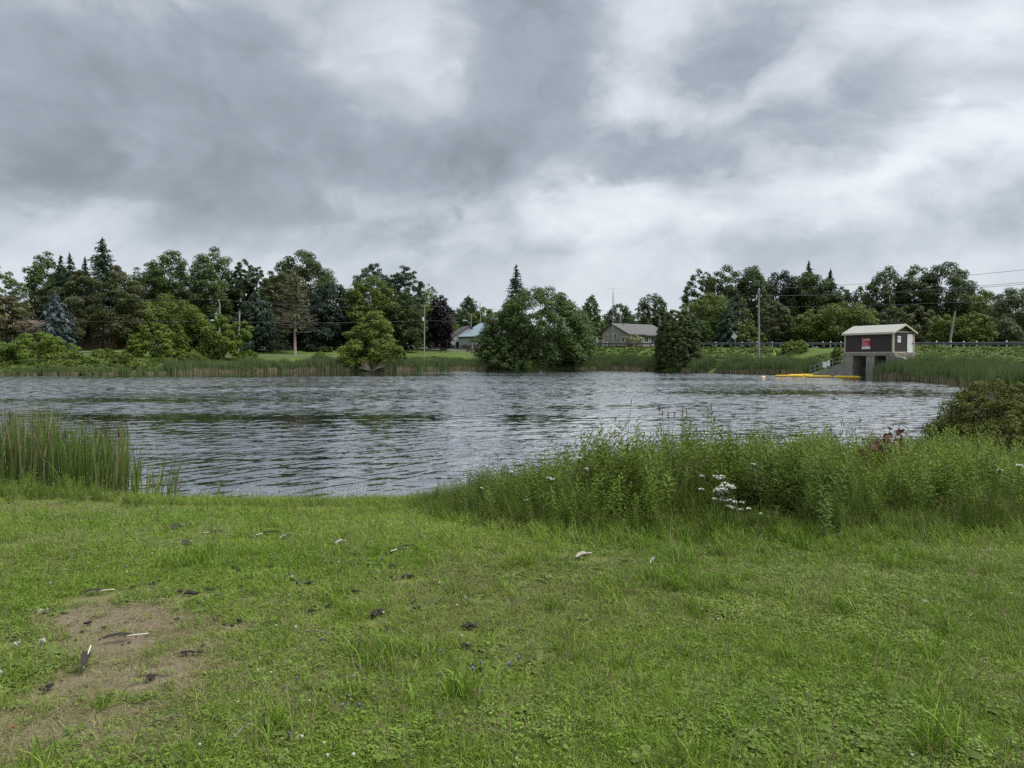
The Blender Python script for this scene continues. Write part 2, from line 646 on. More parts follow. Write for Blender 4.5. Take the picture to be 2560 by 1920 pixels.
#STRUCTURE
# ------------------------------------------------------------------ ground, water, roads
def build_ground():
    xs = np.concatenate([np.arange(-900, -130, 55), np.arange(-130, -14, 2.0), np.arange(-14, 14, .16),
                         np.arange(14, 130, 2.0), np.arange(130, 901, 55)])
    ys = np.concatenate([np.arange(-200, -5, 20), np.arange(-5, 1.5, .5), np.arange(1.5, 16, .16), np.arange(16, 210, 1.4),
                         np.arange(210, 1300, 60)])
    X, Y = np.meshgrid(xs, ys)
    Z = gz(X, Y)
    V = np.stack([X.ravel(), Y.ravel(), Z.ravel()], 1)
    nx, ny = len(xs), len(ys)
    i = (np.arange(ny - 1)[:, None] * nx + np.arange(nx - 1)[None, :]).ravel()
    F = np.stack([i, i + 1, i + nx + 1, i + nx], 1)
    me = np_mesh('ground', V, F, smooth=True)
    a = me.attributes.new('dirt', 'FLOAT', 'POINT')
    a.data.foreach_set('value', dirt_mask(V[:, 0], V[:, 1]).astype(np.float32))
    tag(link_mesh('ground', me, ground_material()), kind='structure')


build_ground()


def wind_at(x, y):
    """how ruffled the water is: lazy patches of wind, calm slicks and the lee of the banks"""
    g = .65 * vnoise(x * .45, y, 9.0, 81) + .35 * vnoise(x * .4, y, 3.2, 82)
    w = .62 + .38 * sstep(.34, .56, g)
    n = vnoise(x * .35, y, 1.7, 83)
    for (cx, cy, rx, ry, amt) in CALM:
        w = w - amt * np.exp(-((x - cx) / rx) ** 2 - ((y - cy) / ry) ** 2) * (.75 + .5 * n)
    d = -shore_d(x, y)
    w = w * (.35 + .65 * sstep(0, 3.0, d))
    return np.clip(w, .20, 1.0)


def build_water():
    """pond surface as real small waves; the mesh is finer where the water is near"""
    r = np.random.default_rng(4)
    comps = []
    for k in range(46):
        if k < 16:                        # the ripples that the breeze drives slantwise across the pond
            lam, an, st = r.uniform(.22, .56), R(143) + r.normal() * R(8), .030
        elif k < 28:
            lam, an, st = r.uniform(.55, 1.7), R(128) + r.normal() * R(18), .018
        elif k < 40:
            lam, an, st = r.uniform(.35, 1.5), R(92) + r.normal() * R(12), .017
        else:
            lam, an, st = r.uniform(.25, .7), R(55) + r.normal() * R(18), .010
        comps.append((lam, an, r.random() * 6.28, st))
    bands = [(9.0, 20.0, .075, .052, 18), (20.0, 31.0, .11, .085, 26), (31.0, 62.0, .20, .15, 48), (62.0, 160.0, .42, .36, 118)]
    Vs, Fs, Ws, Fi, n0 = [], [], [], [], 0
    for (y0, y1, dx, dy, xr) in bands:
        ny = int((y1 - y0) / dy) + 1
        ys = np.linspace(y0, y1, ny)
        xs = np.arange(-xr, min(xr, 60) + dx, dx)
        X, Y = np.meshgrid(xs, ys)
        w = wind_at(X, Y)
        Z = np.zeros_like(X)
        warp = (vnoise(X, Y, 2.3, 85) - .5) * 1.6
        for (lam, an, ph, sl_) in comps:
            k = 2 * PI / lam
            fade = float(np.clip((lam / dy - 2.6) / 2.0, 0, 1))
            if fade == 0:
                continue
            amp = sl_ / k * fade
            Z += amp * np.sin(k * (X * math.cos(an) + Y * math.sin(an)) + ph + warp * min(1, .5 / lam))
        # crests narrower than troughs
        rms = Z.std() + 1e-6
        hn = np.clip(Z / (2.6 * rms), -1, 1)
        Z = (2 * ((hn + 1) / 2) ** 1.7 - 1) * 2.6 * rms * .70
        Z *= w * (.70 + .6 * vnoise(X, Y, 1.9, 86))
        # meet the neighbouring band and the shore flat
        e = np.minimum(sstep(0, 3 * dy, Y - y0), sstep(0, 3 * dy, y1 - Y))
        Z *= e
        V = np.stack([X, Y, Z], -1).reshape(-1, 3)
        nx = len(xs)
        i = (np.arange(ny - 1)[:, None] * nx + np.arange(nx - 1)[None, :])
        # leave out cells that lie well inside the land
        dsh = shore_d(X[:-1, :-1], Y[:-1, :-1])
        i = i[dsh < 2.5].ravel()
        F = np.stack([i, i + 1, i + nx + 1, i + nx], 1)
        used = np.zeros(len(V), bool)
        used[F.ravel()] = True
        remap = np.cumsum(used) - 1
        Vs.append(V[used]); Fs.append(remap[F] + n0); Ws.append(w.ravel()[used]); Fi.append(np.full(used.sum(), {18: .0, 26: .35, 48: 1.0, 118: 1.45}[xr]))
        n0 += used.sum()
    me = np_mesh('pond_water', np.concatenate(Vs), np.concatenate(Fs), smooth=True)
    for nm, arr in (('wind', np.concatenate(Ws)), ('fine', np.concatenate(Fi))):
        a = me.attributes.new(nm, 'FLOAT', 'POINT')
        a.data.foreach_set('value', arr.astype(np.float32))
    tag(link_mesh('pond_water', me, water_material()), kind='structure')


build_water()


def ribbon(name, pts, w0, w1, mat, dz=.03, step=2.0, zf=None):
    """a strip that follows a plan polyline, w0 to the near side and w1 to the far side"""
    P = np.array(pts, float)
    seg = np.hypot(*np.diff(P, axis=0).T)
    s = np.concatenate([[0], np.cumsum(seg)])
    n = max(2, int(s[-1] / step))
    q = np.linspace(0, s[-1], n)
    x, y = np.interp(q, s, P[:, 0]), np.interp(q, s, P[:, 1])
    tx, ty = np.gradient(x), np.gradient(y)
    L = np.hypot(tx, ty)
    nx_, ny_ = ty / L, -tx / L
    V = []
    for k in range(5):
        w = w0 + (w1 - w0) * k / 4
        px, py = x + nx_ * w, y + ny_ * w
        pz = (gz(px, py) if zf is None else zf(px, py)) + dz
        V.append(np.stack([px, py, pz], 1))
    V = np.stack(V, 1).reshape(-1, 3)
    F = [(i * 5 + k, i * 5 + k + 1, (i + 1) * 5 + k + 1, (i + 1) * 5 + k) for i in range(n - 1) for k in range(4)]
    me = np_mesh(name, V, F)
    return tag(link_mesh(name, me, mat), kind='structure')


ASPHALT = basic('asphalt', (.055, .055, .056), .9, .2, var=.2, vscale=1.5)
GRAVEL = basic('gravel_shoulder', (.21, .20, .175), .95, .1, var=.25, vscale=4)
ribbon('road', ROADL[1:], .9, 8.2, ASPHALT, .06)
ribbon('road_shoulder', ROADL[1:], -.5, .86, GRAVEL, .05)
lane_pts = [fx(p, y) for p, y in ((-200, 126), (150, 127), (350, 129), (560, 133), (700, 135), (880, 138))]
ribbon('gravel_lane', lane_pts, -.9, .9, basic('lane', (.15, .14, .12), .95, .1, var=.2), .08)

# ------------------------------------------------------------------ pump house on its concrete sluice
CREAM = basic('cream_trim', (.48, .455, .33), .55, .4, var=.05)
BROWN = basic('brown_siding', (.060, .048, .046), .75, .25, var=.10, vscale=6)
CONC = basic('weathered_concrete', (.255, .245, .21), .9, .2, var=.28, vscale=2.2, bump=.5, bscale=14, stain=(.10, .092, .075))
DARKC = basic('dark_concrete', (.075, .070, .060), .8, .3, var=.3, vscale=2)  # darker concrete for the back walls and gate of the openings
ROOFM = basic('pale_metal_roof', (.33, .33, .30), .45, .5, var=.08, vscale=2)
WHITE = basic('white_paint', (.74, .74, .74), .55, .4, var=.04)
GALV = basic('galvanised_steel', (.33, .35, .36), .45, .5, metal=.6, var=.15)
RED = basic('red_sign_face', (.43, .030, .045), .5, .4, var=.06)
DARKGLASS = basic('dark_window_glass', (.012, .014, .016), .08, .6, var=.1)

PC = at(2233, 881.5, 82.0)
PC.z = 2.92
PU = Vector((-2.8, 6.0, 0)).normalized()          # along the long front wall, away from the corner
PV = Vector((6.0, 2.8, 0)).normalized()           # along the gable wall
PL, PW, PH, PR = 6.5, 3.4, 2.28, .80
pump = empty('pump_house', PC, 0, 'brown board-sided pump house with pale metal roof standing on a concrete sluice', 'shed')
PM = Matrix(((PU.x, PV.x, 0), (PU.y, PV.y, 0), (0, 0, 1))).to_4x4()    # local (u, v, w) -> object space


def box_uvw(mb, u0, u1, v0, v1, w0, w1):
    mb.box(u0, u1, v0, v1, w0, w1, PM)


m = MB()                                           # core walls with vertical grooves standing proud as battens
box_uvw(m, .03, PL - .03, .03, PW - .03, 0, PH)
m.prism([(.03, .03, PH), (.03, PW - .03, PH), (.03, PW / 2, PH + PR - .05)], (PL - .06, 0, 0), PM)
u = .12
while u < PL - .15:
    box_uvw(m, u, u + .13, 0, .035, .09, PH - .02)
    u += .155
v = .12
while v < PW - .2:
    top = PH + (PR - .12) * (1 - abs(v + .065 - PW / 2) / (PW / 2))
    if not (2.15 < v < 3.18):
        box_uvw(m, 0, .035, v, v + .13, .09, PH - .02)
    else:
        box_uvw(m, 0, .035, v, v + .13, 2.1, PH - .02)
    if top > PH + .12:
        box_uvw(m, 0, .035, v, v + .13, PH + .07, top)
    v += .155
m.build('siding', BROWN, pump)
for (u0, u1, v0, v1) in ((-.03, .16, -.03, .0), (PL - .13, PL + .02, -.03, 0), (-.03, .0, 0, .13), (-.03, 0, PW - .14, PW + .02)):
    m = MB()
    box_uvw(m, u0, u1, v0, v1, .0, PH)
    m.build('corner_trim', CREAM, pump)
m = MB()
box_uvw(m, .16, PL - .13, -.028, .0, 0, .085)
m.build('sill_trim', CREAM, pump)
m = MB()
box_uvw(m, -.028, 0, .13, 2.17, 0, .085)
m.build('sill_trim', CREAM, pump)
m = MB()
box_uvw(m, -.028, 0, .13, PW - .14, PH - .03, PH + .06)
m.build('gable_trim', CREAM, pump)
# roof: two slopes with raised seams, overhanging
OV, OE, th = .22, .26, .07
sl = PR / (PW / 2)
for s, nm in ((0, 'roof_slope'), (1, 'roof_slope')):
    m = MB()
    va, vb = (-OE, PW / 2) if s == 0 else (PW + OE, PW / 2)
    za, zb = PH + .04 - OE * sl, PH + .04 + PR
    m.prism([(-OV, va, za), (-OV, vb, zb), (-OV, vb, zb + th), (-OV, va, za + th)], (PL + 2 * OV, 0, 0), PM)
    k = -OV + .2
    while k < PL + OV:
        m.prism([(k, va, za + th + .002), (k, vb, zb + th + .002), (k, vb, zb + th + .03), (k, va, za + th + .03)], (.035, 0, 0), PM)
        k += .45
    m.build(nm, ROOFM, pump)
m = MB()
box_uvw(m, -OV - .01, PL + OV + .01, -OE - .035, -OE - .003, PH - OE * sl - .10, PH - OE * sl + .115)
m.build('fascia', CREAM, pump)
m = MB()
box_uvw(m, -OV - .01, PL + OV + .01, PW + OE + .003, PW + OE + .035, PH - OE * sl - .10, PH - OE * sl + .115)
m.build('fascia', CREAM, pump)
for s in (0, 1):
    m = MB()
    va, vb = (-OE, PW / 2) if s == 0 else (PW + OE, PW / 2)
    za, zb = PH - OE * sl, PH + PR
    m.prism([(-OV - .035, va, za - .09), (-OV - .035, vb, zb - .09), (-OV - .035, vb, zb + .112), (-OV - .035, va, za + .112)], (.032, 0, 0), PM)
    m.build('barge_board', CREAM, pump)
# door on the gable wall
m = MB()
box_uvw(m, -.045, -.002, 2.20, 3.12, .02, 2.06)
door = m.build('door', basic('door_paint', (.66, .67, .67), .5, .4, var=.05), pump)
m = MB()
box_uvw(m, -.11, -.046, 2.98, 3.04, .92, 1.12)
m.build('handle', RED, door)
for w in (.25, 1.05, 1.8):
    m = MB()
    box_uvw(m, -.06, -.046, 2.22, 2.28, w, w + .12)
    m.build('hinge', GALV, door)
m = MB()
box_uvw(m, -.03, 0, 2.10, 2.195, .0, 2.12)
box_uvw(m, -.03, 0, 3.125, 3.19, .0, 2.12)
box_uvw(m, -.03, 0, 2.196, 3.124, 2.065, 2.12)
m.build('door_frame', BROWN, pump)

# concrete sluice below: slab, piers, side walls, wing walls (one poured structure)
slu = empty('concrete_sluice', (PC.x, PC.y, 0), 0, 'stained concrete sluice with two dark openings under the brown pump house', 'sluice')
zt = PC.z


def sbox(name, u0, u1, v0, v1, w0, w1, mat=CONC):
    m = MB()
    box_uvw(m, u0, u1, v0, v1, w0, w1)
    return m.build(name, mat, slu)


sbox('deck_slab', -.25, PL + .06, -.10, PW + .1, zt - .34, zt - .003)
sbox('pier', PL - 1.25, PL + .04, -.06, 3.2, -1.2, zt - .343)
sbox('pier', 2.35, 3.45, -.06, 3.2, -1.2, zt - .343)
sbox('abutment', -.22, .85, -.06, 3.3, -1.2, zt - .343)
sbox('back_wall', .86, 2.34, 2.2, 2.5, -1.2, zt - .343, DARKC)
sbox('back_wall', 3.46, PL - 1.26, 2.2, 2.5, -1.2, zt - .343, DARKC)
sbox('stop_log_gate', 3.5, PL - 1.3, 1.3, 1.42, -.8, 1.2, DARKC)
# wing wall running down to the water on the far side of the pier
m = MB()
m.prism([(PL + .05, -.05, -1), (PL + .05, -.05, 1.55), (PL + .75, -.05, 1.45), (PL + 4.4, -.05, .25), (PL + 4.4, -.05, -1)], (0, .35, 0), PM)
m.build('wing_wall', CONC, slu)
m = MB()
m.prism([(-.23, .0, .4), (-.23, .0, zt - .36), (-1.2, .0, zt - .55), (-2.6, .0, 1.4), (-2.6, .0, .4)], (0, .35, 0), PM)
m.build('wing_wall', CONC, slu)
# hand rail beside the stair on the wing wall
rl = empty('stair_railing', (PC.x, PC.y, 0), 0, 'sloping grey pipe railing going down to the water beside the sluice', 'railing')


def rail_pt(t, h):
    """t metres beyond the pier along the slope"""
    return PM @ Vector((PL + .3 + t, .12, np.interp(t, [0, .4, 5.0, 6.5], [1.50, 1.45, .15, -.1]) + h))


for h, nm in ((1.05, 'top_rail'), (.55, 'middle_rail'), (.12, 'bottom_rail')):
    m = MB()
    m.tube([rail_pt(0, h), rail_pt(.4, h), rail_pt(5.0, h)], .024, 6)
    m.build(nm, GALV, rl)
for t in (0, .45, 1.5, 2.5, 3.4, 4.2, 5.0):
    m = MB()
    m.tube([rail_pt(t, -.1), rail_pt(t, 1.05)], .026, 6)
    m.build('post', GALV, rl)
rl2 = empty('stair_railing', (PC.x, PC.y, 0), 0, 'short grey pipe railing at the foot of the pump house half hidden by reeds', 'railing')
for h in (1.0, .5):
    m = MB()
    m.tube([PM @ Vector((.2, -.25, 1.2 + h)), PM @ Vector((1.6, -.6, .4 + h))], .024, 6)
    m.build('rail', GALV, rl2)
for (u_, v_, z_) in ((.2, -.25, 1.2), (.9, -.42, .8), (1.6, -.6, .4)):
    m = MB()
    m.tube([PM @ Vector((u_, v_, z_ - .3)), PM @ Vector((u_, v_, z_ + 1.0))], .026, 6)
    m.build('post', GALV, rl2)


def text_mesh(name, s, size, mat, parent, M, align='LEFT', wide=1.0):
    cu = bpy.data.curves.new(name, 'FONT')
    cu.body = s
    cu.size = size
    cu.align_x = align
    cu.extrude = .004
    cu.resolution_u = 2
    tmp = bpy.data.objects.new(name, cu)
    COL.objects.link(tmp)
    dg = bpy.context.evaluated_depsgraph_get()
    me = bpy.data.meshes.new_from_object(tmp.evaluated_get(dg))
    bpy.data.objects.remove(tmp)
    bpy.data.curves.remove(cu)
    me.transform(Matrix.Diagonal((wide, 1, 1, 1)))
    me.transform(M)
    me.materials.clear()
    return link_mesh(name, me, mat, parent)


# red danger board on the front wall.  sign frame: x to the reader's right, y up, z towards the reader
SX, SN = -PU, -PV
s_w, s_h = 1.12, 1.22
s_u, s_z = 4.05, .42                        # reader's left edge along the wall, bottom edge
so = PC + PU * s_u + SN * .06 + Vector((0, 0, s_z))
sg = empty('danger_sign', so, 0, 'red and white danger sign fixed to the front wall of the brown pump house', 'sign')
SM = Matrix(((SX.x, 0, SN.x), (SX.y, 0, SN.y), (0, 1, 0))).to_4x4()
m = MB()
m.box(0, s_w, .27, s_h, -.03, 0, SM)
m.build('red_panel', RED, sg)
m = MB()
m.box(0, s_w, 0, .268, -.03, .0, SM)
m.build('white_panel', WHITE, sg)
GREYT = basic('grey_print', (.32, .34, .34), .6)
for (s, size, x, y, mt, wd) in (('DANGER', .27, .04, .99, WHITE, .96), ('Keep Out', .145, .05, .80, WHITE, .92), ('Strong Current', .135, .05, .60, WHITE, .88),
                                ('Deep Water Near', .135, .05, .45, WHITE, .78), ('Dam and Openings', .13, .05, .31, WHITE, .92),
                                ('Conservation', .13, .06, .10, GREYT, .62)):
    text_mesh('lettering', s, size, mt, sg, SM @ Matrix.Translation((x, y, .002)), wide=wd)
m = MB()
m.box(.82, 1.04, .08, .19, .001, .006, SM)
m.build('emblem', GREYT, sg)
# white notice on the gable wall
GX, GN = PV, -PU
no = PC + PV * .62 + GN * .05 + Vector((0, 0, 1.12))
ns = empty('notice_board', no, 0, 'white notice with teal print beside the pale door of the pump house', 'sign')
GM = Matrix(((GX.x, 0, GN.x), (GX.y, 0, GN.y), (0, 1, 0))).to_4x4()
m = MB()
m.box(0, .52, 0, .72, -.02, 0, GM)
m.build('panel', WHITE, ns)
TEAL = basic('teal_print', (.10, .30, .36), .6)
for k, (yy, ww) in enumerate(((.55, .30), (.48, .22), (.40, .36), (.33, .34))):
    m = MB()
    m.box(.26 - ww / 2, .26 + ww / 2, yy, yy + .045, .001, .006, GM)
    m.build('print_line', TEAL, ns)
for yy in (.17, .11):
    m = MB()
    m.box(.14, .38, yy, yy + .03, .001, .006, GM)
    m.build('print_line', GREYT, ns)
# white board on the railing (in two halves, one each side of a post)
bo = empty('railing_notice', (PC.x, PC.y, 0), 0, 'blank white board hung on the sloping pipe railing', 'sign')
for t0, t1 in ((1.85, 2.28), (2.36, 2.95)):
    a, b = rail_pt(t0, .28), rail_pt(t1, .28)
    m = MB()
    zc_ = (a.z + b.z) / 2 + .05
    q = [Vector((a.x, a.y, zc_)), Vector((b.x, b.y, zc_)), Vector((b.x, b.y, zc_ + .66)), Vector((a.x, a.y, zc_ + .66))]
    off = Vector((-PV.x, -PV.y, 0)) * .05
    m.prism([p + off for p in q], Vector((-PV.x, -PV.y, 0)) * .02)
    m.build('board', WHITE, bo)

# ------------------------------------------------------------------ yellow safety boom and buoy
YELLOW = basic('yellow_boom_plastic', (.56, .38, .020), .65, .25, var=.22, vscale=5, stain=(.20, .15, .06))
RUST = basic('algae_line', (.17, .10, .04), .8, var=.3)
booms = [(1937, 2008, 90.0, 89.0, 'yellow float at the end of the boom next to the pale buoy'),
         (1971, 2033, 93.5, 94.5, 'yellow float of the boom lying second in the back row'),
         (2005, 2035, 95.5, 96.5, 'yellow float of the boom hidden partly behind two others'),
         (2014, 2079, 88.0, 87.0, 'long yellow boom float lying in the water before the wing wall'),
         (2084, 2150, 86.0, 84.5, 'yellow boom float lying in front of the dark sluice opening')]
for (pa, pb, ya, yb, lab) in booms:
    A, B = Vector((*fx(pa, ya), .10)), Vector((*fx(pb, yb), .10))
    e = empty('boom_float', A, 0, lab, 'float', 'yellow boom floats by the sluice')
    dvec = (B - A)
    L = dvec.length
    dn = dvec.normalized()
    m = MB()
    rr = .165
    m.tube([dn * 0, dn * .10, dn * .22, dn * (L - .22), dn * (L - .10), dn * L], [rr * .45, rr * .8, rr, rr, rr * .8, rr * .45], 8)
    m.build('float_body', YELLOW, e)
    m = MB()
    m.tube([dn * .24 + Vector((0, 0, -.055)), dn * (L - .24) + Vector((0, 0, -.055))], rr * .98, 8)
    m.build('waterline_band', RUST, e)
    m = MB()
    m.tube([dn * (L - .05), dn * (L + .2)], .03, 5)
    m.build('chain_link', GALV, e)
by = Vector((*fx(1908, 88), .02))
e = empty('buoy', by, 0, 'small round pale orange buoy floating beside the yellow boom', 'buoy')
m = MB()
m.tube([(0, 0, -.2), (0, 0, -.12), (0, 0, 0), (0, 0, .07), (0, 0, .14), (0, 0, .17)], [.12, .24, .27, .24, .14, .04], 12)
m.build('buoy_body', basic('faded_orange', (.72, .46, .27), .5), e, smooth=True)
m = MB()
m.tube([(0, 0, .17), (0, 0, .22)], .02, 6)
m.build('eyelet', GALV, e)

# ------------------------------------------------------------------ guard rail along the road
POSTM = basic('grey_timber_post', (.085, .100, .115), .85, .2, var=.25)
RAILM = basic('weathered_rail', (.095, .108, .118), .5, .4, metal=.3, var=.15)
WPOST = basic('white_post_paint', (.42, .42, .39), .6, .3, var=.12)


def resample(P, step, start=0.0):
    P = np.array(P, float)
    s = np.concatenate([[0], np.cumsum(np.hypot(*np.diff(P, axis=0).T))])
    q = np.arange(start, s[-1], step)
    return np.stack([np.interp(q, s, P[:, 0]), np.interp(q, s, P[:, 1])], 1)


RP = resample(RAIL, 1.95)
gr = empty('guard_rail', (RP[0][0], RP[0][1], gz1(*RP[0])), 0, 'long steel guard rail on dark timber posts along the road behind the pond', 'guard rail')
g0 = gr.location
pm_ = MB()
pm_.box(-.11, .11, -.11, .11, -.3, .78)
pm_.box(-.10, .10, -.24, -.115, .42, .76)
post_me = None
for k, (x, y) in enumerate(RP):
    a, b = RP[max(k - 1, 0)], RP[min(k + 1, len(RP) - 1)]
    an = math.atan2(b[1] - a[1], b[0] - a[0])
    if post_me is None:
        o = pm_.build('post', POSTM, gr)
        post_me = o.data
    else:
        o = link_mesh('post', post_me, None, gr)
    o.location = Vector((x, y, rail_z(y))) - g0
    o.rotation_euler = (0, 0, an + PI)
prof = [(-.02, .44), (-.075, .49), (-.02, .57), (-.02, .61), (-.075, .69), (-.02, .75)]
for k in range(0, len(RP) - 1, 4):
    seg = RP[k:k + 5]
    V, F = [], []
    for (x, y) in seg:
        i = np.argmin(np.hypot(RP[:, 0] - x, RP[:, 1] - y))
        a, b = RP[max(i - 1, 0)], RP[min(i + 1, len(RP) - 1)]
        t = Vector((b[0] - a[0], b[1] - a[1], 0)).normalized()
        nrm = Vector((-t.y, t.x, 0))
        if nrm.y > 0:
            nrm = -nrm
        for (o_, h) in prof:
            p = Vector((x, y, rail_z(y) + h)) + nrm * (.245 - o_) - g0
            V.append(tuple(p))
    n = len(prof)
    for i in range(len(seg) - 1):
        for j in range(n - 1):
            F.append((i * n + j, i * n + j + 1, (i + 1) * n + j + 1, (i + 1) * n + j))
    me = bpy.data.meshes.new('rail_beam')
    me.from_pydata(V, [], F)
    so_ = link_mesh('rail_beam', me, RAILM, gr)
    md = so_.modifiers.new('thick', 'SOLIDIFY')
    md.thickness = .012
# white-topped marker posts across the road
wp = None
wpx = [(2340, 107), (2376, 107), (2408, 104), (2440, 103), (2515, 98), (2056, 122), (2075, 121), (2101, 119), (2010, 125), (1970, 128), (1930, 131),
       (1892, 133), (1855, 136), (1789, 142), (1517, 158), (1508, 158), (1484, 160)]
for (p, y) in wpx:
    loc = Vector((*fx(p, y), 0))
    loc.z = gz1(loc.x, loc.y)
    if wp is None:
        wp = empty('marker_post', loc, 0, 'short white-topped timber marker post along the road behind the guard rail', 'post', 'white-topped posts along the road')
        m = MB()
        m.tube([(0, 0, -.2), (0, 0, .82)], .085, 8)
        m.build('shaft', WPOST, wp)
        m = MB()
        m.tube([(0, 0, .822), (0, 0, 1.0), (0, 0, 1.04)], [.088, .088, .05], 8)
        m.build('cap', WHITE, wp)
    else:
        c = copy_tree(wp)
        c.location = loc


# ------------------------------------------------------------------ houses
def window(parent, mat_f, M, w, h, bars=True, frame=.10):
    """window in its own frame: x right, y up, z out, centred"""
    m = MB()
    m.box(-w / 2 - frame, w / 2 + frame, h / 2, h / 2 + frame, -.02, .06, M)
    m.box(-w / 2 - frame, w / 2 + frame, -h / 2 - frame, -h / 2, -.02, .06, M)
    m.box(-w / 2 - frame, -w / 2, -h / 2, h / 2, -.02, .06, M)
    m.box(w / 2, w / 2 + frame, -h / 2, h / 2, -.02, .06, M)
    if bars:
        m.box(-.025, .025, -h / 2, h / 2, -.01, .05, M)
    f = m.build('window', mat_f, parent)
    m = MB()
    m.box(-w / 2, w / 2, -h / 2, h / 2, -.02, .015, M)
    m.build('pane', DARKGLASS, f)
    return f


def frame_mat(U, N, O):
    """matrix of a wall frame: x along U, y up, z along N, origin O"""
    return Matrix(((U.x, 0, N.x, O.x), (U.y, 0, N.y, O.y), (0, 1, 0, O.z), (0, 0, 0, 1)))


SHING = basic('grey_shingles', (.105, .102, .104), .85, .2, var=.14, vscale=2)
TAUPE = basic('taupe_siding', (.300, .270, .238), .75, .25, var=.03, vscale=.6)
FASC = basic('dark_fascia', (.05, .045, .04), .7)


def gable_house(name, C, U, V, L, W, eL, ridge_v, rz_, eR, wall_mat, roof_mat, label, over=.35, thick=.16):
    """C: near corner on the ground. U: along the long wall, V: along the gable.
    eL: eave height on the long wall side, eR on the back, rz_: ridge height, ridge_v: ridge position along V"""
    h = empty(name, C, 0, label, 'house')
    M = Matrix(((U.x, V.x, 0), (U.y, V.y, 0), (0, 0, 1))).to_4x4()
    m = MB()
    m.prism([(0, 0, -.8), (0, W, -.8), (0, W, eR), (0, ridge_v, rz_), (0, 0, eL)], (L, 0, 0), M)
    m.build('wall', wall_mat, h)
    for (va, za, nm) in ((0, eL, 'roof'), (W, eR, 'roof')):
        sgn = -1 if va == 0 else 1
        slope = (rz_ - za) / abs(ridge_v - va)
        vo, zo = va + sgn * over, za - over * slope
        m = MB()
        m.prism([(-over, vo, zo + .02), (-over, ridge_v, rz_ + .02), (-over, ridge_v, rz_ + thick), (-over, vo, zo + thick)], (L + 2 * over, 0, 0), M)
        r_ = m.build(nm, roof_mat, h)
        m = MB()
        m.box(-over - .02, L + over + .02, vo + (-.05 if sgn < 0 else .005), vo + (-.005 if sgn < 0 else .05), zo - .10, zo + thick + .01, M)
        m.build('eave_board', FASC, r_)
        m = MB()
        m.prism([(-over - .05, vo, zo - .08), (-over - .05, ridge_v, rz_ - .08), (-over - .05, ridge_v, rz_ + thick + .01), (-over - .05, vo, zo + thick + .01)], (.045, 0, 0), M)
        m.build('barge_board', FASC, r_)
    return h, M


# taupe bungalow beyond the road
ang = R(38)
HU, HV = Vector((math.cos(ang), math.sin(ang), 0)), Vector((-math.sin(ang), math.cos(ang), 0))
hc = at(1573, 862, 172)
hc.z = gz1(hc.x, hc.y)
zoff = hc.z
bh, BM = gable_house('bungalow', hc, HU, HV, 14.0, 8.8, 7.75 - zoff, 5.6, 10.35 - zoff, 8.5 - zoff, TAUPE, SHING,
                     'taupe bungalow with grey shingle roof and white windows beyond the road')
for (v_, z_, w_, h_) in ((7.3, 7.35, .75, 1.05), (4.55, 7.4, .75, 1.05), (1.9, 6.55, .75, 1.05)):
    window(bh, WHITE, frame_mat(-HV, -HU, HV * v_ + Vector((0, 0, z_ - zoff)) - HU * .02), w_, h_)
for (u_, z_, w_, h_) in ((5.9, 6.6, 1.15, 1.2), (8.3, 6.3, 1.6, 1.7)):
    window(bh, WHITE, frame_mat(HU, -HV, HU * u_ + Vector((0, 0, z_ - zoff)) - HV * .02), w_, h_)
m = MB()
m.tube([HU * 2.8 + HV * 4.6 + Vector((0, 0, 4.3)), HU * 2.8 + HV * 4.6 + Vector((0, 0, 5.9))], .11, 8)
m.build('vent_pipe', GALV, bh)
m = MB()
m.box(8.0, 13.5, .8, 7.8, 3.2, 3.4, BM)
m.build('porch_slab', SHING, bh)
# second roof step
m = MB()
m.prism([(4.9, -.6, 7.45 - zoff), (4.9, 5.4, 10.05 - zoff), (4.9, 5.4, 10.22 - zoff), (4.9, -.6, 7.62 - zoff)], (10, 0, 0), BM)
m.build('roof', SHING, bh)

# blue-roofed house and white house left of the big shore tree
BLUE = basic('blue_metal_roof', (.155, .215, .25), .45, .5, var=.06)
WSID = basic('white_siding', (.46, .47, .47), .7, .3, var=.05)
BRICK = basic('grey_brick', (.165, .145, .13), .9, .2, var=.2, vscale=5)
DGREY = basic('dark_grey_shingles', (.075, .072, .075), .9, .2, var=.15)
C2 = at(1189, 862.6, 185)
C2.z = gz1(C2.x, C2.y)
U2, V2 = Vector((-.707, .707, 0)), Vector((.707, .707, 0))
z2 = C2.z
h2, M2 = gable_house('cottage', C2, U2, V2, 6.4, 15.2, 7.6 - z2, 7.6, 11.2 - z2, 7.6 - z2, WSID, BLUE,
                     'white cottage with a pale blue metal roof half hidden by the big shore tree', over=.3)
m = MB()
m.box(-.06, 6.46, -.06, 0, -.5, 1.15, M2)
m.box(-.06, 0, 0, 9, -.5, 1.15, M2)
m.build('brick_base', BRICK, h2)
window(h2, WHITE, frame_mat(-U2, -V2, U2 * 2.7 - V2 * .02 + Vector((0, 0, 1.7))), .45, 1.3, False)
window(h2, WHITE, frame_mat(-U2, -V2, U2 * 5.6 - V2 * .08 + Vector((0, 0, .75))), .7, .6, False)
m = MB()
m.box(.9, 1.25, -.14, -.065, -.2, 2.0, M2)
m.build('door', WHITE, h2)
m = MB()
m.tube([M2 @ Vector((2.6, 3.2, 3.9)), M2 @ Vector((2.6, 3.2, 5.0))], .07, 6)
m.build('vent_pipe', GALV, h2)
m = MB()
m.box(-1.2, 7.0, -.5, -.08, -.3, .05, M2)
m.build('white_kerb', WSID, h2)

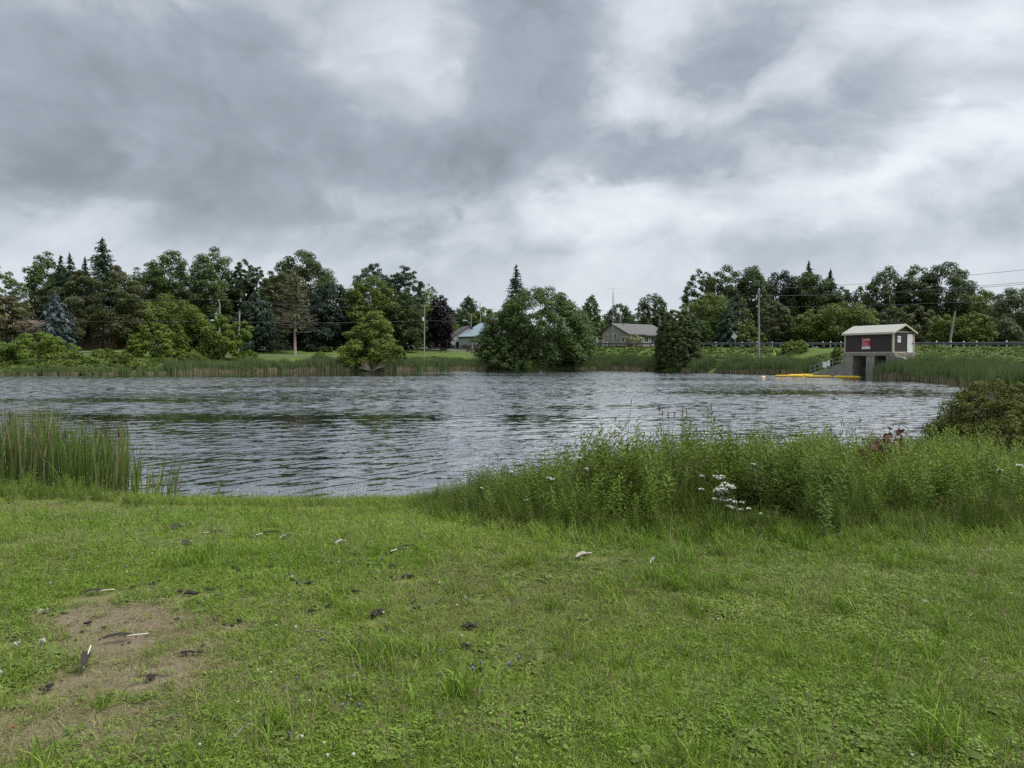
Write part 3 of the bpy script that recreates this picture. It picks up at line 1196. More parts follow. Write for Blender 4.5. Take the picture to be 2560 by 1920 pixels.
C3 = at(1129.5, 864, 190)
C3.z = gz1(C3.x, C3.y)
U3, V3 = Vector((-.45, .89, 0)), Vector((.89, .45, 0))
z3 = C3.z
h3, M3 = gable_house('cottage', C3, U3, V3, 4.2, 9.8, 7.45 - z3, 4.9, 10.4 - z3, 7.45 - z3, WSID, DGREY,
                     'white gabled cottage with dark grey roof standing left of the blue-roofed one', over=.3)
m = MB()
m.box(-.05, 4.25, -.06, 0, -.5, 1.0, M3)
m.build('brick_base', BRICK, h3)
m = MB()
m.box(-.08, 0, 1.2, 2.1, -.2, 1.7, M3)
m.build('door', DARKGLASS, h3)
m = MB()
m.tube([M3 @ Vector((.2, -.3, 0)), M3 @ Vector((.2, -.3, 3.0))], .06, 6)
m.build('drain_pipe', WHITE, h3)
# white garage with dark lettering under a dark roof
gc = at(1084, 861, 196)
gc.z = gz1(gc.x, gc.y)
ga = empty('garage', gc, 0, 'low white garage with dark roof and faint lettering behind the utility pole', 'garage')
m = MB()
m.box(0, 3.9, 0, 5, -.4, 2.3)
m.build('wall', WSID, ga)
m = MB()
m.prism([(-.3, -.4, 2.25), (4.2, -.4, 2.25), (4.2, 2.5, 3.4), (-.3, 2.5, 3.4)], (0, 0, .12))
m.prism([(-.3, 5.4, 2.25), (4.2, 5.4, 2.25), (4.2, 2.5, 3.402), (-.3, 2.5, 3.402)], (0, 0, .12))
m.build('roof', DGREY, ga)
for k, (x0, x1, z0, z1) in enumerate(((1.9, 2.2, 1.5, 1.85), (2.3, 2.55, 1.5, 1.75), (2.65, 2.9, 1.5, 1.75), (3.0, 3.2, 1.5, 1.9), (3.3, 3.6, 1.5, 1.75), (1.9, 3.6, 1.2, 1.3))):
    m = MB()
    m.box(x0, x1, -.03, -.004, z0, z1)
    m.build('lettering', GREYT, ga)
# low wall, bench and planter on the lawn before the cottages
WOODD = basic('dark_brown_wood', (.045, .030, .022), .85, var=.2)
a, b = at(1068, 866, 184), at(1138, 866, 180)
lw = empty('retaining_wall', Vector((a.x, a.y, gz1(a.x, a.y))), 0, 'low dark brown timber retaining wall before the white cottages', 'wall')
Ld = (Vector((b.x - a.x, b.y - a.y, 0)))
for k in range(3):
    m = MB()
    Mx = frame_mat(Ld.normalized(), Vector((Ld.y, -Ld.x, 0)).normalized(), Vector((0, 0, .02 + k * .27)))
    m.box(0, Ld.length, 0, .24, -.12, .12, Mx)
    m.build('timber', WOODD, lw)
pb = at(1168, 870, 172)
pl = empty('planter', Vector((pb.x, pb.y, gz1(pb.x, pb.y))), 0, 'round brick planter on the lawn left of the big shore tree', 'planter')
m = MB()
m.tube([(1, 0, -.2), (1, 0, .48)], 1.15, 18)
m.build('brick_ring', BRICK, pl)
m = MB()
m.tube([(1, 0, .482), (1, 0, .58)], 1.22, 18)
m.build('coping', basic('brown_coping', (.20, .14, .11), .9), pl)
bb = at(1108, 876, 165)
bn = empty('garden_bench', Vector((bb.x, bb.y, gz1(bb.x, bb.y))), R(12), 'dark garden bench on the lawn before the white cottages', 'bench')
DK = basic('dark_green_paint', (.02, .028, .02), .7)
for nm, bx_ in (('seat', (-.7, .7, -.25, .25, .42, .48)), ('backrest', (-.7, .7, .2, .26, .49, .95)), ('leg', (-.68, -.6, -.22, .25, 0, .42)),
                ('leg', (.6, .68, -.22, .25, 0, .42)), ('armrest', (.62, .7, -.25, .2, .66, .72)), ('armrest', (-.7, -.62, -.25, .2, .66, .72))):
    m = MB()
    m.box(*bx_)
    m.build(nm, DK, bn)

# brick bungalow behind the bushes
BROOF = basic('brown_shingles', (.130, .092, .076), .9, .2, var=.18, vscale=1.5)
RBRICK = basic('red_brown_brick', (.215, .135, .100), .9, .2, var=.2, vscale=6)
ba = at(22, 880, 137)
ba.z = gz1(ba.x, ba.y)
zb = ba.z
bu, buM = gable_house('brick_bungalow', ba, Vector((1, 0.05, 0)).normalized(), Vector((-.05, 1, 0)).normalized(), 19.5, 9.5, 7.0 - zb, 4.7, 9.35 - zb, 7.0 - zb,
                      RBRICK, BROOF, 'brown-roofed brick bungalow behind the bright bush and the blue spruce', over=.5)
Ub, Nb = Vector((1, .05, 0)).normalized(), Vector((.05, -1, 0)).normalized()
for (u_, w_, h_) in ((2.6, 1.5, 1.6), (12.8, 1.4, 1.2), (17.4, 1.5, 1.3)):
    window(bu, WHITE, frame_mat(Ub, Nb, Ub * u_ + Nb * .02 + Vector((0, 0, 1.75))), w_, h_)
for u_ in (1.6, 4.2):
    m = MB()
    m.box(u_, u_ + .12, -1.6, -1.48, -.4, 2.4, buM)
    m.build('porch_post', WHITE, bu)
m = MB()
m.prism([(.6, -1.9, 2.38), (5.6, -1.9, 2.38), (5.6, -.3, 3.0), (.6, -.3, 3.0)], (0, 0, .12), buM)
m.build('porch_roof', BROOF, bu)
for q, (p_, py_) in enumerate(((22, 853), (46, 853))):
    l_ = at(p_, py_, 133)
    l_.z = gz1(l_.x, l_.y)
    ch = empty('garden_chair', l_, R(20 * q), ('pale blue garden chair under the layered pine at the brick bungalow', 'pale blue garden chair beside the bungalow window post')[q], 'chair', 'garden chairs')
    BL = basic('pale_blue_plastic', (.22, .42, .48), .5)
    for nm, bx_ in (('seat', (-.3, .3, -.28, .28, .38, .43)), ('backrest', (-.3, .3, .22, .28, .44, 1.05)), ('leg', (-.29, -.22, -.27, -.2, 0, .38)),
                    ('leg', (.22, .29, -.27, -.2, 0, .38)), ('leg', (-.29, -.22, .2, .27, 0, .38)), ('leg', (.22, .29, .2, .27, 0, .38))):
        m = MB()
        m.box(*bx_)
        m.build(nm, BL, ch)
# dark house deep in the trees and board fence behind the cedar
dh = at(672, 880, 163)
dh.z = gz1(dh.x, dh.y)
dhh, dM = gable_house('brick_house', dh, Vector((1, 0, 0)), Vector((0, 1, 0)), 11, 8, 3.0, 4, 5.4, 3.0, RBRICK, DGREY,
                      'brick house in deep shade behind the half-dead larch', over=.4)
for u_ in (2.2, 5.0):
    window(dhh, WHITE, frame_mat(Vector((1, 0, 0)), Vector((0, -1, 0)), Vector((u_, -.02, 1.7))), 1.0, 1.3)
fa, fb = at(1736, 863, 158), at(1775, 863, 156)
fe = empty('board_fence', Vector((fa.x, fa.y, gz1(fa.x, fa.y))), 0, 'reddish brown board fence between the cedar and the dark spruce', 'fence')
FW = basic('red_brown_boards', (.105, .060, .045), .85, var=.2)
fl = Vector((fb.x - fa.x, fb.y - fa.y, 0))
nb = int(fl.length / .16)
f_me = None
for k in range(nb):
    if f_me is None:
        m = MB()
        m.box(-.07, .07, -.012, .012, 0, 1.75)
        o = m.build('board', FW, fe)
        f_me = o.data
    else:
        o = link_mesh('board', f_me, None, fe)
    o.location = fl * (k / nb) + Vector((0, 0, .04 * math.sin(k * 3.3)))
# blocky deck boards by the bungalow
da, db = at(1482, 866, 170), at(1514, 866, 172)
de = empty('deck_railing', Vector((da.x, da.y, gz1(da.x, da.y))), 0, 'grey wooden deck railing at the end of the taupe bungalow', 'railing')
dl = Vector((db.x - da.x, db.y - da.y, 0))
GW = basic('grey_wood', (.20, .185, .165), .85, var=.2)
for k in range(5):
    m = MB()
    p = dl * (k / 4)
    m.box(p.x - .05, p.x + .05, p.y - .05, p.y + .05, 0, 1.7)
    m.build('post', GW, de)
for hh in (1.0, 1.35, 1.7):
    m = MB()
    m.tube([Vector((0, 0, hh)), dl + Vector((0, 0, hh))], .06, 4)
    m.build('rail', GW, de)

# ------------------------------------------------------------------ poles, wires, lamps, masts, signs
POLEM = basic('weathered_pole_wood', (.26, .245, .215), .85, .2, var=.2, vscale=1.2)
POLED = basic('dark_weathered_pole', (.24, .225, .195), .85, .2, var=.2, vscale=1.2)


def pole(px, pyt, Y, label, pxt=None, rad=.14, mat=None, sink=.5):
    base = Vector((*fx(px, Y), 0))
    base.z = gz1(base.x, base.y)
    top = at(pxt or px, pyt, Y)
    e = empty('utility_pole', base, 0, label, 'pole', 'utility poles')
    t = top - base
    m = MB()
    m.tube([t * (-sink / t.length), t], [rad * 1.15, rad * .75], 10)
    m.build('shaft', mat or POLEM, e)
    return e, base, top


P1, b1, t1 = pole(549, 756, 131, 'utility pole with a grey transformer rising out of the bright shore tree')
m = MB()
tt = t1 - b1
m.tube([tt + Vector((-.55, -.1, -2.9)), tt + Vector((-.55, -.1, -2.75)), tt + Vector((-.55, -.1, -2.0)), tt + Vector((-.55, -.1, -1.9))], [.2, .27, .27, .18], 12)
m.build('transformer', basic('grey_enamel', (.48, .52, .55), .5), P1)
m = MB()
m.tube([tt + Vector((-.12, 0, 0)), tt + Vector((-.12, 0, .55))], .04, 6)
m.build('insulator', WHITE, P1)
m = MB()
m.tube([tt + Vector((-.5, -.1, -1.88)), tt + Vector((-.35, -.1, -1.2))], .05, 6)
m.build('bushing', GALV, P1)
P2, b2, t2 = pole(596, 777, 130, 'plain pale utility pole standing by the lane behind the bright shore tree', rad=.14, pxt=599)
P3, b3, t3 = pole(1061, 764, 152, 'tall pale utility pole on the lawn before the purple maple')
tt = t3 - b3
m = MB()
m.tube([tt + Vector((-.3, -.1, -3.1)), tt + Vector((-.3, -.1, -2.4))], .17, 10)
m.build('transformer', WHITE, P3)
m = MB()
m.box(-.55, .25, -.08, .08, tt.z - .25, tt.z - .12)
m.build('crossarm', POLED, P3)
for dx in (-.5, .2):
    m = MB()
    m.tube([tt + Vector((dx, 0, -.12)), tt + Vector((dx, 0, .10))], .05, 6)
    m.build('insulator', WHITE, P3)
P4, b4, t4 = pole(1176, 784, 205, 'utility pole with a lamp arm behind the white cottages', pxt=1179)
P5, b5, t5 = pole(1203, 756, 215, 'thin utility pole rising behind the blue metal roof', pxt=1200)
P6, b6, t6 = pole(1897, 724, 113, 'tall pale utility pole with white insulators on the grassy road bank')
tt = t6 - b6
for (dx, dz) in ((0, .06), (-.35, -.95), (.35, -.95), (-.25, -2.55)):
    m = MB()
    m.tube([tt + Vector((dx, -.1, dz - .1)), tt + Vector((dx, -.1, dz + .14))], .07, 6)
    m.build('insulator', WHITE, P6)
m = MB()
m.box(tt.x - .42, tt.x + .42, tt.y - .13, tt.y + .0, tt.z - 1.12, tt.z - 1.03)
m.build('crossarm', POLED, P6)
P7, b7, t7 = pole(1644, 790, 162, 'slightly leaning utility pole between the taupe bungalow and the cedar', pxt=1650)
P8, b8, t8 = pole(2371, 778, 116, 'leaning bare pole behind the guard rail right of the pump house', pxt=2388, mat=POLED, rad=.17)


def lamp(e, base, start, tip):
    s, t = start - base, tip - base
    mid = (s + t) * .5 + Vector((0, 0, (t.z - s.z) * .22 + .15))
    m = MB()
    m.tube([s, mid, t], .045, 6)
    m.build('lamp_arm', GALV, e)
    m = MB()
    dx = 1 if tip.x > start.x else -1
    m.tube([t + Vector((-dx * .05, 0, 0)), t + Vector((dx * .25, 0, 0)), t + Vector((dx * .6, 0, -.05)), t + Vector((dx * .68, 0, -.07))], [.07, .14, .13, .05], 8)
    m.build('lamp_head', basic('lamp_grey', (.5, .53, .55), .5), e)


lamp(P1, b1, at(547, 809, 131), at(535, 801, 130.5))
lamp(P4, b4, at(1176, 812, 205), at(1163, 801, 204.5))
WIREM = basic('wire', (.07, .075, .08), .7)


def wire(a, b, sag, label, rad=.022, n=14):
    m = MB()
    pts = []
    for k in range(n + 1):
        t = k / n
        p = a.lerp(b, t)
        p.z -= sag * 4 * t * (1 - t)
        pts.append(p)
    m.tube(pts, rad, 4)
    o = m.build('power_line', WIREM)
    return tag(o, label, 'wire', 'overhead wires')


T1, T3, T6 = at(547, 749, 131), at(1061, 764, 152), at(1897, 722, 113)
wire(at(-120, 727, 122), T1, .5, 'upper overhead wire crossing before the blue spruce and the olive tree')
wire(at(-120, 795, 122), at(549, 803, 131), .3, 'lower overhead wire passing the brown roof and the blue spruce')
wire(T1, T3, .7, 'upper overhead wire between the transformer pole and the lawn pole')
wire(at(549, 803, 131), at(1061, 801, 152), .4, 'lower overhead wire between the transformer pole and the lawn pole')
wire(T3, at(1400, 770, 185), .5, 'upper overhead wire from the lawn pole into the big shore tree')
wire(at(1061, 801, 152), at(1400, 800, 185), .4, 'lower overhead wire from the lawn pole into the big shore tree')
wire(T6, at(2760, 652, 84), .5, 'top overhead wire from the road-bank pole over the right-hand oaks')
wire(at(1892, 739, 113), at(2760, 686, 84), .6, 'twin overhead wire below the top one right of the road-bank pole')
wire(at(1903, 739, 113), at(2760, 692, 84.5), .6, 'lower one of the twin overhead wires right of the road-bank pole')
wire(at(1897, 767, 113), at(2760, 735, 84), .4, 'lowest overhead wire right of the road-bank pole')
wire(T6, at(1650, 790, 162), .5, 'top overhead wire from the road-bank pole down to the leaning pole')
wire(at(1892, 739, 113), at(1648, 797, 162), .6, 'second overhead wire from the road-bank pole towards the cedar')
wire(at(1897, 767, 113), at(1648, 806, 162), .5, 'lowest overhead wire between the road-bank pole and the leaning pole')
wire(at(1650, 790, 162), at(1480, 772, 196), .3, 'overhead wire from the leaning pole across the bungalow to the left')
wire(at(1648, 806, 162), at(1478, 800, 196), .3, 'low overhead wire just above the ridge of the taupe bungalow')
ga_, gb_ = at(1900, 775, 113), at(1929, 863, 114)
wire(ga_, gb_, 0, 'guy wire slanting down from the road-bank pole', n=4)
gy = empty('guy_guard', at(1942, 897, 112.5), 0, 'bright yellow guy guard slanting in the grass beside the road-bank pole', 'guy guard')
m = MB()
d_ = at(1934, 876, 113) - at(1942, 897, 112.5)
m.tube([d_ * -.1, d_], .055, 6)
m.build('sleeve', basic('yellow_plastic', (.75, .70, .06), .5), gy)
m = MB()
m.tube([d_ * 1.001, d_ * 1.12], .02, 5)
m.build('guy_rod', GALV, gy)


def mast(px, pyt, Y, label, w, boom_px):
    base = Vector((*fx(px, Y), 0))
    base.z = gz1(base.x, base.y)
    H = at(px, pyt, Y).z - base.z
    e = empty('antenna_mast', base, 0, label, 'antenna', 'television antenna masts')
    cor = [Vector((w * math.cos(a), w * math.sin(a), 0)) for a in (R(90), R(210), R(330))]
    m = MB()
    for c in cor:
        m.tube([c, c * .55 + Vector((0, 0, H - 1.2))], .028, 4)
    z = 0
    k = 0
    while z < H - 1.8:
        f0, f1 = 1 - .45 * z / H, 1 - .45 * (z + .55) / H
        for i in range(3):
            m.tube([cor[i] * f0 + Vector((0, 0, z)), cor[(i + 1) % 3] * f1 + Vector((0, 0, z + .55))], .014, 3, cap=False)
        z += .55
    m.build('lattice', GALV, e)
    m = MB()
    m.tube([(0, 0, H - 1.4), (0, 0, H)], .035, 6)
    m.build('mast_tube', GALV, e)
    bl = boom_px / FPX * Y
    m = MB()
    m.tube([(-bl * .5, 0, H - .12), (bl * .5, .6, H - .05)], .035, 4)
    m.build('antenna_boom', GALV, e)
    for k in range(9):
        t = k / 8
        c = Vector((-bl * .5, 0, H - .12)).lerp(Vector((bl * .5, .6, H - .05)), t)
        l_ = .5 + 1.0 * t
        m = MB()
        m.tube([c + Vector((-.35 * l_, -l_, -.06)), c + Vector((.35 * l_, l_, .18 * l_))], .014, 3)
        m.build('antenna_element', GALV, e)
    return e


mast(1532, 720, 170.5, 'tall lattice antenna mast at the gable of the taupe bungalow', .26, 40)
mast(1550, 757, 188, 'shorter lattice antenna mast behind the taupe bungalow', .30, 28)

sp = Vector((*fx(1838, 140), 0))
sp.z = gz1(sp.x, sp.y)
sgn = empty('road_sign', sp, R(-8), 'diamond road sign seen from its grey back by the road', 'road sign')
tp = at(1836, 841, 140) - sp
m = MB()
m.tube([(0.1, 0, -.2), (tp.x, 0, tp.z + .5)], .05, 6)
m.build('post', GALV, sgn)
m = MB()
q = .62
m.prism([(tp.x - q, -.06, tp.z), (tp.x, -.06, tp.z - q), (tp.x + q, -.06, tp.z), (tp.x, -.06, tp.z + q)], (0, -.02, 0))
m.build('sign_plate', basic('sign_back', (.45, .48, .50), .5, metal=.2), sgn)
b_ = at(1493, 866, 158)
b_.z = gz1(b_.x, b_.y)
sg2 = empty('road_sign', b_, 0, 'narrow pale sign plate on a post at the end of the guard rail', 'road sign')
m = MB()
m.tube([(0, 0, -.2), (0, 0, 2.0)], .06, 6)
m.build('post', WHITE, sg2)
m = MB()
m.box(-.18, .18, -.09, -.065, .9, 2.05)
m.build('sign_plate', basic('pale_green_plate', (.36, .46, .44), .5), sg2)
mb_ = at(629, 894, 131)
mb_.z = gz1(mb_.x, mb_.y)
mk = empty('lane_marker', mb_, 0, 'short white marker post with a dark top beside the gravel lane', 'post')
m = MB()
m.box(-.08, .08, -.06, .06, -.2, .95)
m.build('shaft', WHITE, mk)
m = MB()
m.box(-.12, .12, -.10, .10, .952, 1.25)
m.build('cap', DK, mk)
#TREES
# ------------------------------------------------------------------ vegetation builders
def unit(a):
    return a / np.maximum(np.linalg.norm(a, axis=-1, keepdims=True), 1e-9)


def sph(rng, n):
    return unit(rng.normal(size=(n, 3)))


def cards(C, N, a, b, rng, down=0.0, along=None):
    """pointed leaf cards: centres C, normals N, half length a, half width b -> V, F"""
    n = len(C)
    t = sph(rng, n) if along is None else along + .35 * sph(rng, n)
    t = t + np.array([0, 0, -down])
    t = unit(t - (t * N).sum(1, keepdims=True) * N)
    s = np.cross(N, t)
    a = np.broadcast_to(np.asarray(a, float), (n,))[:, None]
    b = np.broadcast_to(np.asarray(b, float), (n,))[:, None]
    V = np.stack([C - t * a * .8 + s * b, C + t * a * 1.2, C - t * a * .8 - s * b], 1).reshape(-1, 3)
    F = np.arange(3 * n).reshape(n, 3)
    return V, F


PROFILES = {
    'dome': lambda t: np.clip(1 - np.abs(2 * t - .84) ** 2.6 * .72, .05, 1) * np.where(t > .8, np.sqrt(np.clip(1 - ((t - .8) / .235) ** 2, 0.02, 1)), 1),
    'hemi': lambda t: np.sqrt(np.clip(1 - t ** 2.2, .02, 1)),
    'cone': lambda t: np.clip((1 - t) ** .72, .03, 1) * np.clip(.72 + t * 2, 0, 1),
    'pyramid': lambda t: np.clip(1 - t, .05, 1) ** .85 * np.clip(.55 + 1.6 * t, 0, 1),
    'egg': lambda t: np.sqrt(np.clip(1 - ((t - .34) / .68) ** 2, .03, 1)),
    'top': lambda t: np.sqrt(np.clip(1 - (2 * t - 1) ** 2, .03, 1)),
    'willow': lambda t: np.clip(1 - (np.clip(t - .25, 0, 1) / .78) ** 3.4, .06, 1) * np.clip(.84 + t, 0, 1),
}


def crown_mesh(name, rng, H, W, base, a, prof='dome', lai=6.0, nclump=None, rc=(.22, .38), flat=.78, down=0.0, up=.45, inner=.35,
               shape=1.0, wy=1.0, jag=.16):
    """leafy crown: clumps of leaf cards through the crown's volume"""
    zb, zt = base * H, H
    Hc = zt - zb
    if nclump is None:
        nclump = int(np.clip(34 * (Hc / W), 34, 150))
    f = PROFILES[prof]
    # stratified over height, weighted by profile
    tt = np.linspace(.03, .97, 400)
    cdf = np.cumsum(f(tt) ** 1.3)
    cdf /= cdf[-1]
    t = np.interp((np.arange(nclump) + rng.random(nclump)) / nclump, cdf, tt)
    az = (np.arange(nclump) * 2.39996 + rng.random(nclump) * 1.1)
    lob = 1 + jag * np.sin(az * 2 + rng.random() * 6) * np.sin(t * 5 + rng.random() * 6) + jag * .8 * np.sin(az * 3 + rng.random() * 6 + t * 4)
    r = W * f(t) * (inner + (1 - inner) * np.sqrt(rng.random(nclump))) * lob * .84
    rcl = W * rng.uniform(rc[0], rc[1], nclump) * (1 - .35 * t)
    rcl = np.minimum(rcl, .30 * Hc)
    C = np.stack([r * np.cos(az), r * np.sin(az) * wy, zb + t * Hc], 1)
    b = a * .62
    total = lai * 1.7 * (.8 * 2 * W * Hc) / (2 * a * b)
    total = int(np.clip(total, 400, 60000))
    wgt = rcl ** 2
    cnt = np.maximum((total * wgt / wgt.sum()).astype(int), 12)
    Cs, Ns, tn = [], [], []
    for i in range(nclump):
        d = sph(rng, cnt[i])
        flip = (d[:, 2] < -.25) & (rng.random(cnt[i]) < .6)
        d[flip, 2] *= -1
        # smaller sprays on the clump
        nb = 9
        sb = sph(rng, nb)
        k = np.argmax(d @ sb.T, 1)
        dev = (d * sb[k]).sum(1)
        rad = rcl[i] * (rng.uniform(.12, 1.0, cnt[i]) ** .5) * (.70 + .42 * dev)
        p = C[i] + d * rad[:, None] * np.array([1, 1, flat])
        nn = unit(d * .8 + np.array([0, 0, up]) + .65 * sph(rng, cnt[i]))
        Cs.append(p)
        Ns.append(nn)
        tn.append(np.clip(rng.normal(.40, .22, cnt[i]) + (rng.random() - .5) * .3, 0, 1))
    P, N, tn = np.concatenate(Cs), np.concatenate(Ns), np.concatenate(tn)
    # exact overall size
    zmax, zmin = np.percentile(P[:, 2], 99.6), np.percentile(P[:, 2], .4)
    P[:, 2] = zb + (P[:, 2] - zmin) / (zmax - zmin) * Hc
    xm = np.percentile(np.abs(P[:, 0]), 98.5)
    P[:, 0] *= W / xm
    P[:, 1] *= W * wy / np.percentile(np.abs(P[:, 1]), 98.5)
    P[:, 2] = np.maximum(P[:, 2], .02)
    sz = rng.uniform(.7, 1.25, len(P))
    V, F = cards(P, N, a * sz, b * sz, rng, down)
    return np_mesh(name, V, F, np.repeat(tn, 3)), C


def conifer_mesh(name, rng, H, W, z0, a, b, nlev=None, droop=.25, curve=.12, prof=1.0, dens=1.0, sparse=0.0, round_=0.0, hang=.5, low=0.0):
    """whorled conifer: returns crown mesh and the branch lines"""
    nlev = nlev or int(np.clip((H - z0) / .55, 12, 42))
    Cs, Ns, As, tn, lines = [], [], [], [], []
    for k in range(nlev):
        t = (k + rng.random() * .5) / nlev
        z = z0 + (H - z0) * (t ** .95)
        L = W * (((1 - t) ** prof) * (1 - round_) + round_ * math.sqrt(max(0, 1 - t * t)) * (1 if t < .93 else .6)) * rng.uniform(.82, 1.1) + .12
        nbr = int(rng.integers(6, 10)) if t < .85 else 5
        a0 = rng.random() * 6.28
        for j in range(nbr):
            az = a0 + 6.283 * j / nbr + rng.normal() * .18
            l = L * rng.uniform(.7, 1.12)
            u = np.array([math.cos(az), math.sin(az), 0])
            ncard = max(3, int(l / a * 3.4 * dens))
            s = np.sort(rng.uniform(.12, 1.0, ncard))
            zz = z - droop * l * s + curve * l * s ** 2.5 + rng.normal(size=ncard) * .03 * l
            P = u[None, :] * (l * s)[:, None]
            P[:, 2] = zz
            side = np.array([-u[1], u[0], 0])
            wd = l * .24 * (1 - s * .75)
            off = rng.uniform(-1, 1, ncard)
            P = P + side * (wd * off)[:, None]
            P[:, 2] -= np.abs(off) * wd * .3
            keep = rng.random(ncard) > sparse + low * (t < .5)
            P = P[keep]
            m_ = len(P)
            if m_ == 0:
                continue
            N = unit(np.array([0, 0, 1]) + .5 * sph(rng, m_) + u * .25)
            hg = rng.random(m_) < hang
            N[hg] = unit(u * .8 + .5 * sph(rng, hg.sum()) + np.array([0, 0, .25]))
            Cs.append(P)
            Ns.append(N)
            As.append(np.tile(u * .9 + np.array([0, 0, -.35]), (m_, 1)) + side * (off[keep] * .6)[:, None])
            tn.append(np.clip(rng.normal(.42, .22, m_) + .12 * (s[keep] - .5), 0, 1))
            lines.append((z, az, l, droop, curve))
    # leader
    n = 14
    P = np.stack([rng.normal(size=n) * .05, rng.normal(size=n) * .05, np.linspace(H - .12 * (H - z0) * .5, H, n)], 1)
    Cs.append(P); Ns.append(unit(sph(rng, n) * np.array([1, 1, .3]))); As.append(np.tile([0, 0, 1.0], (n, 1))); tn.append(np.full(n, .5))
    P, N, A, tn = np.concatenate(Cs), np.concatenate(Ns), np.concatenate(As), np.concatenate(tn)
    sz = rng.uniform(.7, 1.3, len(P))
    V, F = cards(P, N, a * sz, b * sz, rng, 0, A)
    return np_mesh(name, V, F, np.repeat(tn, 3)), lines


BARK = basic('grey_bark', (.085, .072, .058), .95, .1, var=.3, vscale=2)
BARKL = basic('pale_bark', (.21, .185, .155), .95, .1, var=.3, vscale=2)
TWIG = basic('dead_twig', (.17, .145, .125), .95, .1, var=.3, vscale=2)

LM = {
    'oak': leaf('oak_leaves', (0.0292, 0.0506, 0.0129), (0.0682, 0.1039, 0.0237), (0.0455, 0.0730, 0.0151)),
    'maple': leaf('maple_leaves', (0.0357, 0.0673, 0.0139), (0.0812, 0.1291, 0.0258), (0.0585, 0.0898, 0.0172)),
    'dark': leaf('dark_maple_leaves', (0.0103, 0.0229, 0.0149), (0.0229, 0.0436, 0.0252), (0.0149, 0.0310, 0.0184), trans=.2),
    'olive': leaf('olive_leaves', (0.0522, 0.0638, 0.0203), (0.0957, 0.1102, 0.0348), (0.0696, 0.0754, 0.0261)),
    'bright': leaf('bright_leaves', (0.0786, 0.1248, 0.0148), (0.1617, 0.2171, 0.0296), (0.1063, 0.1617, 0.0203)),
    'lime': leaf('lime_leaves', (0.0782, 0.1173, 0.0170), (0.1530, 0.1938, 0.0323), (0.1020, 0.1403, 0.0221)),
    'mid': leaf('mid_green_leaves', (0.0595, 0.0951, 0.0147), (0.1338, 0.1773, 0.0276), (0.0863, 0.1234, 0.0177)),
    'spruce': leaf('spruce_needles', (0.0210, 0.0420, 0.0240), (0.0450, 0.0780, 0.0390), (0.0300, 0.0510, 0.0270), trans=.08),
    'blue': leaf('blue_spruce_needles', (.052, .078, .080), (.115, .150, .150), (.078, .105, .106), trans=.08),
    'pine': leaf('pine_needles', (0.0330, 0.0570, 0.0270), (0.0630, 0.0960, 0.0420), (0.0450, 0.0690, 0.0300), trans=.1),
    'larch': leaf('larch_needles', (0.0650, 0.0728, 0.0286), (0.1170, 0.1248, 0.0468), (0.0975, 0.0884, 0.0416), trans=.15),
    'brown': leaf('brown_layers', (0.0806, 0.0754, 0.0338), (0.1430, 0.1456, 0.0520), (0.1365, 0.1040, 0.0650), trans=.15),
    'willow': leaf('willow_leaves', (0.0401, 0.0728, 0.0199), (0.1003, 0.1491, 0.0345), (0.0602, 0.1006, 0.0239)),
    'cedar': leaf('cedar_sprays', (0.0382, 0.0661, 0.0183), (0.0807, 0.1138, 0.0281), (0.0552, 0.0808, 0.0197), trans=.1),
    'purple': leaf('purple_maple_leaves', (.012, .007, .012), (.028, .014, .022), (.018, .010, .016), trans=.15),
    'pale': leaf('pale_locust_leaves', (.085, .125, .045), (.150, .200, .080), (.110, .150, .050)),
    'cream': leaf('variegated_leaves', (.160, .170, .070), (.330, .320, .160), (.220, .220, .100)),
    'haze': leaf('hazed_leaves', (0.0529, 0.0751, 0.0324), (0.1057, 0.1338, 0.0524), (0.0755, 0.0979, 0.0424)),  # grey in the leaf colour stands in for faint haze
}


def trunk_obj(root, rng, H, r, top, C=None, mat=None, nl=6, lean=(0, 0)):
    m = MB()
    pts = [Vector((0, 0, -.5)), Vector((0, 0, .15)), Vector((lean[0] * .5, lean[1] * .5, top * .5)), Vector((lean[0], lean[1], top))]
    m.tube(pts, [r * 1.35, r * 1.05, r * .85, r * .45], 9)
    if C is not None:
        idx = rng.choice(len(C), min(nl, len(C)), replace=False)
        for i in idx:
            c = Vector(C[i])
            s = Vector((lean[0] * .6, lean[1] * .6, top * rng.uniform(.35, .85)))
            mid = s.lerp(c, .5) + Vector((0, 0, .06 * H))
            m.tube([s, mid, c], [r * .42, r * .28, r * .08], 6)
    return m.build('trunk', mat or BARK, root, smooth=True)


def site(px, Y):
    x, y = fx(px, Y)
    return Vector((x, y, gz1(x, y)))


SEED = [100]


